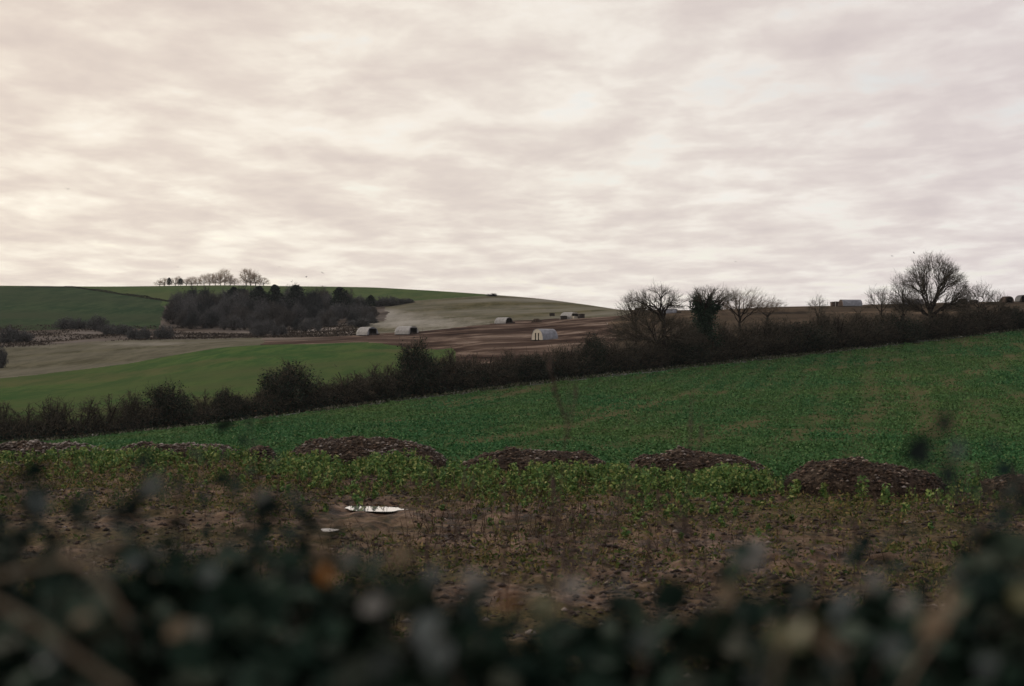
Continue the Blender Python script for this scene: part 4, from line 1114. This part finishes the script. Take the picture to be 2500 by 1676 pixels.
def ovate(P, size, rg, d=None, upn=.6, face=None):
    n = len(P); size = np.broadcast_to(size, (n,))[:, None]
    if d is None:
        d = rg.normal(size=(n, 3)); d[:, 2] *= .7
    d = norm(d); nn = rg.normal(size=(n, 3)) + np.array([0, -.3, upn]); nn = nn if face is None else np.array([face], float); nn = norm(nn - d*np.sum(nn*d, 1, keepdims=True)); s = np.cross(d, nn)
    pts = []
    for t, w, c in ((-.5,0,-.03),(-.25,.30,.06),(.12,.34,.07),(.5,0,-.12),(.12,-.34,.07),(-.25,-.30,.06),(0,0,0)):
        pts.append(P + d*size*t + s*size*w + nn*size*c)
    V = np.stack(pts, 1).reshape(-1, 3)
    f = np.array([(0,1,6),(1,2,6),(2,3,6),(3,4,6),(4,5,6),(5,0,6)])
    return V, ((np.arange(n)*7)[:, None, None] + f[None]).reshape(-1, 3)
def path(pts, r0, r1, k=8, n=24):
    pts = np.array(pts, float); t = np.linspace(0, len(pts)-1, n)
    q = np.stack([pchip(np.arange(len(pts)), pts[:, i], t) for i in range(3)], -1)
    r = np.linspace(r0, r1, n)
    return tubes(q[:-1], q[1:], r[:-1], r[1:], k)
FT = [(-200,1220),(0,1290),(120,1360),(260,1370),(330,1310),(430,1350),(560,1370),(640,1345),(760,1365),(830,1405),(900,1400),(1010,1420),(1100,1460),(1180,1490),(1300,1500),(1450,1480),(1600,1490),(1750,1490),(1850,1465),(1950,1455),(2080,1425),(2200,1435),(2300,1430),(2400,1395),(2500,1330),(2700,1270)]
def bramble(x0, x1, label, seed, n=2500):
    rg = np.random.default_rng(seed); D0 = 1.5
    bx = (x0+x1)/2; X0, X1 = (x0-CX)/F*D0, (x1-CX)/F*D0
    base = np.array([(X0+X1)/2, 1.35, float(hground(np.array([(X0+X1)/2]), np.array([1.35]))[0])])
    root = tag(empty('bramble_bush', base), label, 'bramble bush', 'brambles close to the viewer')
    def topz(X): return (HY - ln_at(X/D0*F + CX, FT))/F*D0
    X = X0 + (X1-X0)*rg.random(n); Y = .82 + .85*rg.random(n)
    zt = topz(X) - .10*np.abs(Y-1.5)/.6 + .05*fbm(X*9, Y*9, 3, seed)
    z = zt + .05*fbm(X*16, Y*16, 2, seed+1) - np.abs(rg.normal(size=n))*.13 + .035*(rg.random(n) < .12)*rg.random(n) - .02*rg.random(n)
    P = np.stack([X, Y, z], -1)
    V, f = ovate(P, .030*(.45+1.3*rg.random(n)**1.5), rg)
    o = add('foliage', make_mesh('foliage', V-base, f, True), M['bramble_leaf'], root); o['kind'] = 'stuff'
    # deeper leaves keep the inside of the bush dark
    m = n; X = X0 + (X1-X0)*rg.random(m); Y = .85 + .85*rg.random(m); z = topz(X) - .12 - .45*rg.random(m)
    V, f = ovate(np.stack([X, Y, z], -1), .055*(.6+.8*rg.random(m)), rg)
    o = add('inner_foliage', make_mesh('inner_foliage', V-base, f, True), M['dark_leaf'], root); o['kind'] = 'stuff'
    k = 34; X = X0 + (X1-X0)*rg.random(k); Y = .95 + .6*rg.random(k)
    e0, e1, t, _ = grow(np.stack([X, Y, np.full(k, -1.45)], -1), norm(np.stack([rg.normal(size=k)*.2, rg.normal(size=k)*.15, np.ones(k)], -1)), 1.0 + .25*rg.random(k), 8, .12, 0, rg)
    V, f = tubes(e0, e1, .004*(1-.5*t), .0037*(1-.5*t), 5)
    add('stems', make_mesh('stems', V-base, f), M['dry_stalk'], root)
    return root, base
BR = [bramble(-260, 560, 'blurred dark bramble mass filling the lower left corner', 601, 2900), bramble(540, 1240, 'blurred dark bramble in the lower middle with pale and orange leaves on top', 602), bramble(1220, 1960, 'blurred low dark bramble right of the orange leaf', 603), bramble(1940, 2760, 'blurred dark bramble mass filling the lower right corner', 604, 2900)]
def accent(x, y, d, size, mat, ang, bush, seed, aspect=1.0):
    """one leaf that stands out of its bush: x, y where it shows, d metres from the viewer"""
    rg = np.random.default_rng(seed); root, base = BR[bush]; p = pt(x, y, d)
    a = math.radians(ang); dr = np.array([[math.cos(a), .25, math.sin(a)]])
    D3 = norm(np.concatenate([dr, dr + rg.normal(size=(2, 3))*.6])); S3 = size*np.array([.60, .46, .36])
    V, f = ovate(p[None] + D3*(S3*.5 - .002)[:, None], S3, rg, D3, .5)
    c = p + (V - p)*np.array([1, 1, 1]); 
    add('leaf', make_mesh('leaf', c - base, f, True), M[mat], root)
ACC = [(775,1375,1.25,.034,'tan_leaf',60,1),(790,1422,1.2,.028,'orange_leaf',80,1),(830,1372,1.25,.034,'pale_leaf',20,1),(885,1490,1.15,.040,'pale_leaf',20,1),(960,1370,1.25,.040,'tan_leaf',30,1),(1050,1430,1.2,.036,'grey_leaf',70,1),(1130,1420,1.2,.036,'pale_leaf',10,1),
 (1230,1478,1.15,.040,'orange_leaf',15,1),(1010,1560,1.05,.05,'grey_leaf',40,1),(1055,1640,1.0,.045,'grey_leaf',60,1),(905,1650,1.0,.05,'grey_leaf',30,1),(715,1420,1.2,.03,'grey_leaf',15,1),
 (1395,1450,1.2,.038,'pale_leaf',40,2),(1500,1440,1.2,.036,'grey_leaf',10,2),(1345,1490,1.1,.04,'olive_leaf',150,2),(1765,1475,1.15,.036,'tan_leaf',70,2),(1545,1585,1.05,.045,'grey_leaf',30,2),(1790,1375,1.7,.085,'pale_leaf',20,2),(1830,1360,1.75,.05,'pale_leaf',60,2),
 (1945,1465,1.2,.034,'grey_leaf',70,2),(1930,1545,1.0,.05,'olive_leaf',15,2),(1985,1560,1.0,.055,'tan_leaf',-25,3),(1880,1570,1.02,.04,'olive_leaf',30,2),(1835,1640,1.0,.045,'grey_leaf',10,2),(2060,1640,1.0,.045,'grey_leaf',100,3),
 (2110,1440,1.15,.042,'pale_leaf',40,3),(2050,1490,1.15,.036,'grey_leaf',60,3),(2190,1490,1.15,.038,'pale_leaf',30,3),(2325,1480,1.15,.044,'tan_leaf',95,3),(2260,1560,1.05,.05,'tan_leaf',60,3),(2160,1600,1.02,.035,'grey_leaf',30,3),(2480,1475,1.1,.05,'olive_leaf',20,3),(2390,1640,1.0,.03,'grey_leaf',30,3),
 (340,1215,1.5,.07,'dark_leaf',50,0),(300,1270,1.5,.06,'dark_leaf',60,0),(620,1222,1.5,.06,'dark_leaf',-20,0),(110,1250,1.4,.05,'grey_leaf',120,0),(75,1270,1.4,.07,'dark_leaf',90,0),(490,1415,1.2,.035,'grey_leaf',30,0),(410,1550,1.1,.035,'tan_leaf',30,0),(100,1620,1.0,.04,'grey_leaf',40,0),(310,1380,1.3,.03,'grey_leaf',20,0),(180,1520,1.05,.03,'tan_leaf',20,0)]
for i, (x, y, d, s, mt, a, b) in enumerate(ACC): accent(x, y, d, s, mt, a, b, 700+i)
def cane(pxs, r0, r1, bush, mat='cane'):
    root, base = BR[bush]; V, f = path([pt(*p) for p in pxs], r0, r1)
    add('cane', make_mesh('cane', V - base, f, True), M[mat], root)
cane([(-60,1425,1.15),(60,1395,1.15),(170,1375,1.15),(235,1405,1.13),(280,1470,1.12),(310,1520,1.12)], .0028, .0020, 0)
cane([(-40,1455,1.0),(90,1530,1.0),(200,1615,1.0),(310,1690,1.0)], .0026, .0030, 0)
cane([(140,1330,1.2),(180,1378,1.2),(230,1360,1.2),(300,1315,1.2)], .003, .004, 0)
cane([(1880,1700,1.0),(1905,1600,1.0),(1950,1535,1.0),(2010,1548,1.0),(2050,1600,1.0),(2060,1690,1.0)], .0022, .0014, 2)
cane([(2330,1470,1.15),(2300,1540,1.12),(2240,1620,1.08),(2200,1700,1.05)], .0020, .0016, 3)
cane([(1390,1420,1.3),(1450,1330,1.35),(1500,1250,1.4),(1540,1180,1.45)], .003, .0018, 2, 'dry_stalk')

# sprig of dark leaves rising at the right
def sprig():
    rg = np.random.default_rng(801); base = np.array([(2330-CX)/F*1.3, 1.3, -1.5])
    root = tag(empty('leafy_sprig', base), 'lone blurred dark sprig with round leaves in front of the green field at the right', 'sprig')
    V, f = path([pt(2380,1420,1.3), pt(2360,1300,1.3), pt(2322,1180,1.3), pt(2310,1105,1.3), pt(2300,1030,1.3)], .0012, .0007)
    V2, f2 = path([base, base+(0.01,0,.6), pt(2395,1500,1.3), pt(2380,1420,1.3)], .002, .0012)
    Vm, Fm = merge((V, f), (V2, f2)); add('stem', make_mesh('stem', Vm-base, np.concatenate(Fm)), M['dark_leaf'], root)
    for x, y, s, a, mt in ((2305,1030,.026,60,'dark_leaf'),(2245,1090,.036,25,'dark_leaf'),(2255,1116,.024,75,'dark_leaf'),(2338,1098,.020,80,'grey_leaf'),(2314,1158,.027,100,'dark_leaf'),(2232,1106,.026,45,'dark_leaf')):
        p = pt(x, y, 1.3); aa = math.radians(a)
        V, f = ovate(p[None], s, rg, np.array([[math.cos(aa), .1, math.sin(aa)]]), -.2, (.1,-1,-.25))
        add('leaf', make_mesh('leaf', V-base, f, True), M[mt], root)
sprig()
def wisp(x, ytop, d, lean, n, label, seed, size=.022):
    rg = np.random.default_rng(seed); tp = pt(x, ytop, d); b0 = pt(x-lean, 1520, d); g = gpt(x-lean*1.5, d)
    root = tag(empty('bramble_shoot', g), label, 'shoot', 'wispy shoots above the bramble')
    V, f = path([g, b0, (b0+tp)/2 + rg.normal(size=3)*.01, tp], .0022, .0008, 5, 24)
    add('stem', make_mesh('stem', V-g, f), M['dry_stalk'], root)
    t = rg.random(n)**.7; P = b0 + (tp-b0)*t[:, None] + rg.normal(size=(n, 3))*np.array([.028, .03, .018])
    V, f = ovate(P, size*(.6+.9*rg.random(n)), rg)
    o = add('leaves', make_mesh('leaves', V-g, f, True), M['wispy_leaf'], root); o['kind'] = 'stuff'
for i, a in enumerate(((60,1150,1.5,20,34,'blurred leafy shoot at the left edge above the bramble'),(345,1175,1.6,-30,44,'dense blurred dark shoot left of the middle of the lower left'),(470,1060,2.2,-60,26,'blurred shoot reaching up to the muck heaps at the left'),(610,1010,2.4,-30,30,'tall faint blurred shoot crossing the tiny muck heap'),
    (640,1200,1.7,20,34,'blurred shoot left of the puddles'),(760,1235,1.6,30,40,'blurred shoot just below the small puddle'),(180,1200,1.7,10,30,'blurred shoot between the left edge and the dense dark shoot'),(1880,1340,1.6,20,24,'low blurred shoot at the lower right of the mud'),
    (2180,1300,1.8,-20,30,'blurred green shoot below the largest heap'),(2420,1190,1.7,30,36,'blurred shoot at the right below the lone sprig'),(2490,1150,1.8,10,36,'blurred shoot at the right edge'))):
    wisp(*a, 900+i)
# tall dead weed stalks between the bramble and the mud
def dead_stalk(x, ytop, Y, lean, label, seed, heads=10):
    rg = np.random.default_rng(seed); g = gpt(x - lean, Y)
    tp = pt(x, ytop, Y); root = tag(empty('dead_stalk', g), label, 'dead weed', 'dead weed stalks between bramble and mud')
    mid = (g+tp)/2 + np.array([rg.normal()*.05, 0, 0])
    V, f = path([g, mid, tp], .0042, .0016, 5, 12)
    L = [(V - 0, f)]
    for i in range(heads):
        t = .45+.55*rg.random(); q = g*(1-t)**2 + 2*t*(1-t)*mid + tp*t*t; e = q + np.array([rg.normal()*.05, rg.normal()*.04, .08+.08*rg.random()])
        L.append(tubes(q[None], e[None], [.0016], [.003], 5)); L.append(tubes(e[None], e[None] + np.array([[0, 0, .04]]), [.006], [.002], 5))
    V1, F1 = merge(*L)
    add('stem', make_mesh('stem', V1-g, np.concatenate(F1)), M['dry_stalk'], root)
ST = [(1112,1195,5.5,10),(1045,1225,6.0,-30),(1222,1230,6.5,5),(1350,1195,6.5,0),(1392,930,4.2,15),(1402,1290,5,0),(1585,1290,6,10),(1625,1260,5.5,0),(1690,950,4.5,30),(1725,1330,6,-8),(1770,1300,5,20),(2090,1290,6,0),(2020,1340,5,10),(2230,1255,5.5,-20),(2385,1210,4.5,20),(2455,1180,4.2,0),(2340,1300,5,10),(180,1200,4.8,10),(430,1240,5,-15),(545,1270,5.2,0)]
SL = ['dark dead stalk in front of the mud right of the puddle','leaning dead stalk just right of the puddle','dead stalk in front of the weeds, right of the dark one','dead stalk below the flat topped heap','very tall faint dead stalk reaching up over the crop field','short dead stalk at the middle of the mud','dead stalk on the mud below the rounded heap','dead stalk beside the one below the rounded heap','tall faint dead stalk reaching over the rounded heap','dead stalk leaning left above the pale blurred leaf','dead stalk right of the leaning one above the pale blurred leaf','dead stalk on the mud below the largest heap','short dead stalk left of the one below the largest heap','dead stalk leaning left near the right side','tall dead stalk below the dark sprig','tallest dead stalk at the right edge','dead stalk low at the right above the bramble','dead stalk in the lower left above the bramble','leaning dead stalk at the left beside the dark blurred leaf','dead stalk left of the puddle']
for i, (a, lab) in enumerate(zip(ST, SL)): dead_stalk(*a, lab, 820+i)

# ------------------------------------------------------------------ thin winter air
def haze():
    m = bpy.data.materials.new('thin_haze'); m.use_nodes = True; nt = m.node_tree; nt.nodes.clear()
    o = nt.nodes.new('ShaderNodeOutputMaterial'); v = nt.nodes.new('ShaderNodeVolumePrincipled')
    v.inputs['Color'].default_value = (.92,.95,1,1); v.inputs['Density'].default_value = 6e-5; v.inputs['Anisotropy'].default_value = .2
    nt.links.new(v.outputs[0], o.inputs['Volume'])
    b = MB(); b.box((-9000, -400, -180), (9000, 7600, 90)); h = b.build('haze', m); tag(h, kind='stuff', label='thin pale haze softening the far hills', cat='haze')
haze()

# ------------------------------------------------------------------ sky, sun, camera
AZ, EL = math.radians(-52), math.radians(14)
w = bpy.data.worlds.new('World'); bpy.context.scene.world = w; w.use_nodes = True
nt = w.node_tree; nt.nodes.clear()
out = nt.nodes.new('ShaderNodeOutputWorld')
sky = nt.nodes.new('ShaderNodeTexSky'); sky.sky_type = 'NISHITA'; sky.sun_disc = False; sky.sun_elevation = EL; sky.sun_rotation = AZ
b1 = nt.nodes.new('ShaderNodeBackground'); b1.inputs[1].default_value = .15; nt.links.new(sky.outputs[0], b1.inputs[0])
tc = nt.nodes.new('ShaderNodeTexCoord'); sep = nt.nodes.new('ShaderNodeSeparateXYZ'); nt.links.new(tc.outputs['Generated'], sep.inputs[0])
zc = mathn(nt, 'MAXIMUM', mathn(nt, 'ADD', sep.outputs['Z'], .10), .06)
cmb = nt.nodes.new('ShaderNodeCombineXYZ')
nt.links.new(mathn(nt, 'DIVIDE', sep.outputs['X'], zc), cmb.inputs[0]); nt.links.new(mathn(nt, 'DIVIDE', sep.outputs['Y'], zc), cmb.inputs[1])
def mp(scale, rot, loc=(0,0,0)):
    m = nt.nodes.new('ShaderNodeMapping'); m.inputs['Scale'].default_value = scale; m.inputs['Rotation'].default_value = (0,0,rot); m.inputs['Location'].default_value = loc
    nt.links.new(cmb.outputs[0], m.inputs[0]); return m.outputs[0]
n1 = noise(nt, mp((1.40,1.0,1), .30, (3.1,1.7,0)), 2.35, 8, .57, .15)
n2 = noise(nt, mp((1.0,1.1,1), .35, (7,2,0)), .95, 4, .5, .1)
nn = mathn(nt, 'ADD', mathn(nt, 'MULTIPLY', n1, .72), mathn(nt, 'MULTIPLY', n2, .28))
cl = ramp(nt, nn, [(.35,(.70,.625,.59)),(.45,(.77,.695,.645)),(.52,(.84,.775,.71)),(.57,(.905,.85,.775)),(.65,(.965,.92,.85))])
# warmer and brighter towards the hidden sun, greyer away from it, brighter low down
dot = nt.nodes.new('ShaderNodeVectorMath'); dot.operation = 'DOT_PRODUCT'
dot.inputs[1].default_value = (math.sin(AZ)*math.cos(EL), math.cos(AZ)*math.cos(EL), math.sin(EL)); nt.links.new(tc.outputs['Generated'], dot.inputs[0])
sunf = ramp(nt, mathn(nt, 'MULTIPLY_ADD', dot.outputs['Value'], .5) , [(0,(.62,.62,.68)),(.66,(.93,.925,.985)),(.8,(.99,.975,.965)),(.97,(1.07,1.015,.94))])
for nd in nt.nodes:
    if nd.type == 'MATH' and nd.operation == 'MULTIPLY_ADD': nd.inputs[2].default_value = .5
low = ramp(nt, sep.outputs['Z'], [(0,(1.10,1.11,1.10)),(.07,(1.05,1.055,1.04)),(.16,(1.0,1.0,1.0)),(.5,(.9,.9,.92)),(1,(.75,.77,.82))])
cc = mixc(nt, 1.0, mixc(nt, 1.0, cl, sunf, 'MULTIPLY'), low, 'MULTIPLY')
below = mathn(nt, 'GREATER_THAN', sep.outputs['Z'], -.004)
cc = mixc(nt, below, (.03,.028,.022), cc)
b2 = nt.nodes.new('ShaderNodeBackground'); b2.inputs[1].default_value = 1.0; nt.links.new(cc, b2.inputs[0])
gap = ramp(nt, mathn(nt, 'SUBTRACT', n1, mathn(nt, 'MULTIPLY', dot.outputs['Value'], .12)), [(.52,(1,1,1)),(.62,(.8,.8,.8))])
ms = nt.nodes.new('ShaderNodeMixShader'); nt.links.new(gap, ms.inputs[0]); nt.links.new(b1.outputs[0], ms.inputs[1]); nt.links.new(b2.outputs[0], ms.inputs[2])
nt.links.new(ms.outputs[0], out.inputs[0])

sl = bpy.data.lights.new('Sun', 'SUN'); sl.energy = 1.3; sl.angle = math.radians(16); sl.color = (1.0, .90, .78)
so = bpy.data.objects.new('Sun', sl); C.objects.link(so)
sd = Vector((math.sin(AZ)*math.cos(EL), math.cos(AZ)*math.cos(EL), math.sin(EL)))
so.rotation_euler = sd.to_track_quat('Z', 'Y').to_euler()

cam = bpy.data.cameras.new('Camera'); cam.sensor_width = 36; cam.lens = 50; cam.clip_start = .05; cam.clip_end = 20000
co = bpy.data.objects.new('Camera', cam); C.objects.link(co); co.location = (0, 0, 0); co.rotation_euler = (math.pi/2, 0, 0)
cam.dof.use_dof = True; cam.dof.focus_distance = 120; cam.dof.aperture_fstop = 2.6; cam.dof.aperture_blades = 0
sc = bpy.context.scene; sc.camera = co
sc.view_settings.view_transform = 'Standard'; sc.view_settings.look = 'None'; sc.view_settings.exposure = 0; sc.view_settings.gamma = 1
sc.cycles.use_denoising = True
sc.cycles.max_bounces = 5; sc.cycles.diffuse_bounces = 2; sc.cycles.glossy_bounces = 2; sc.cycles.transparent_max_bounces = 4
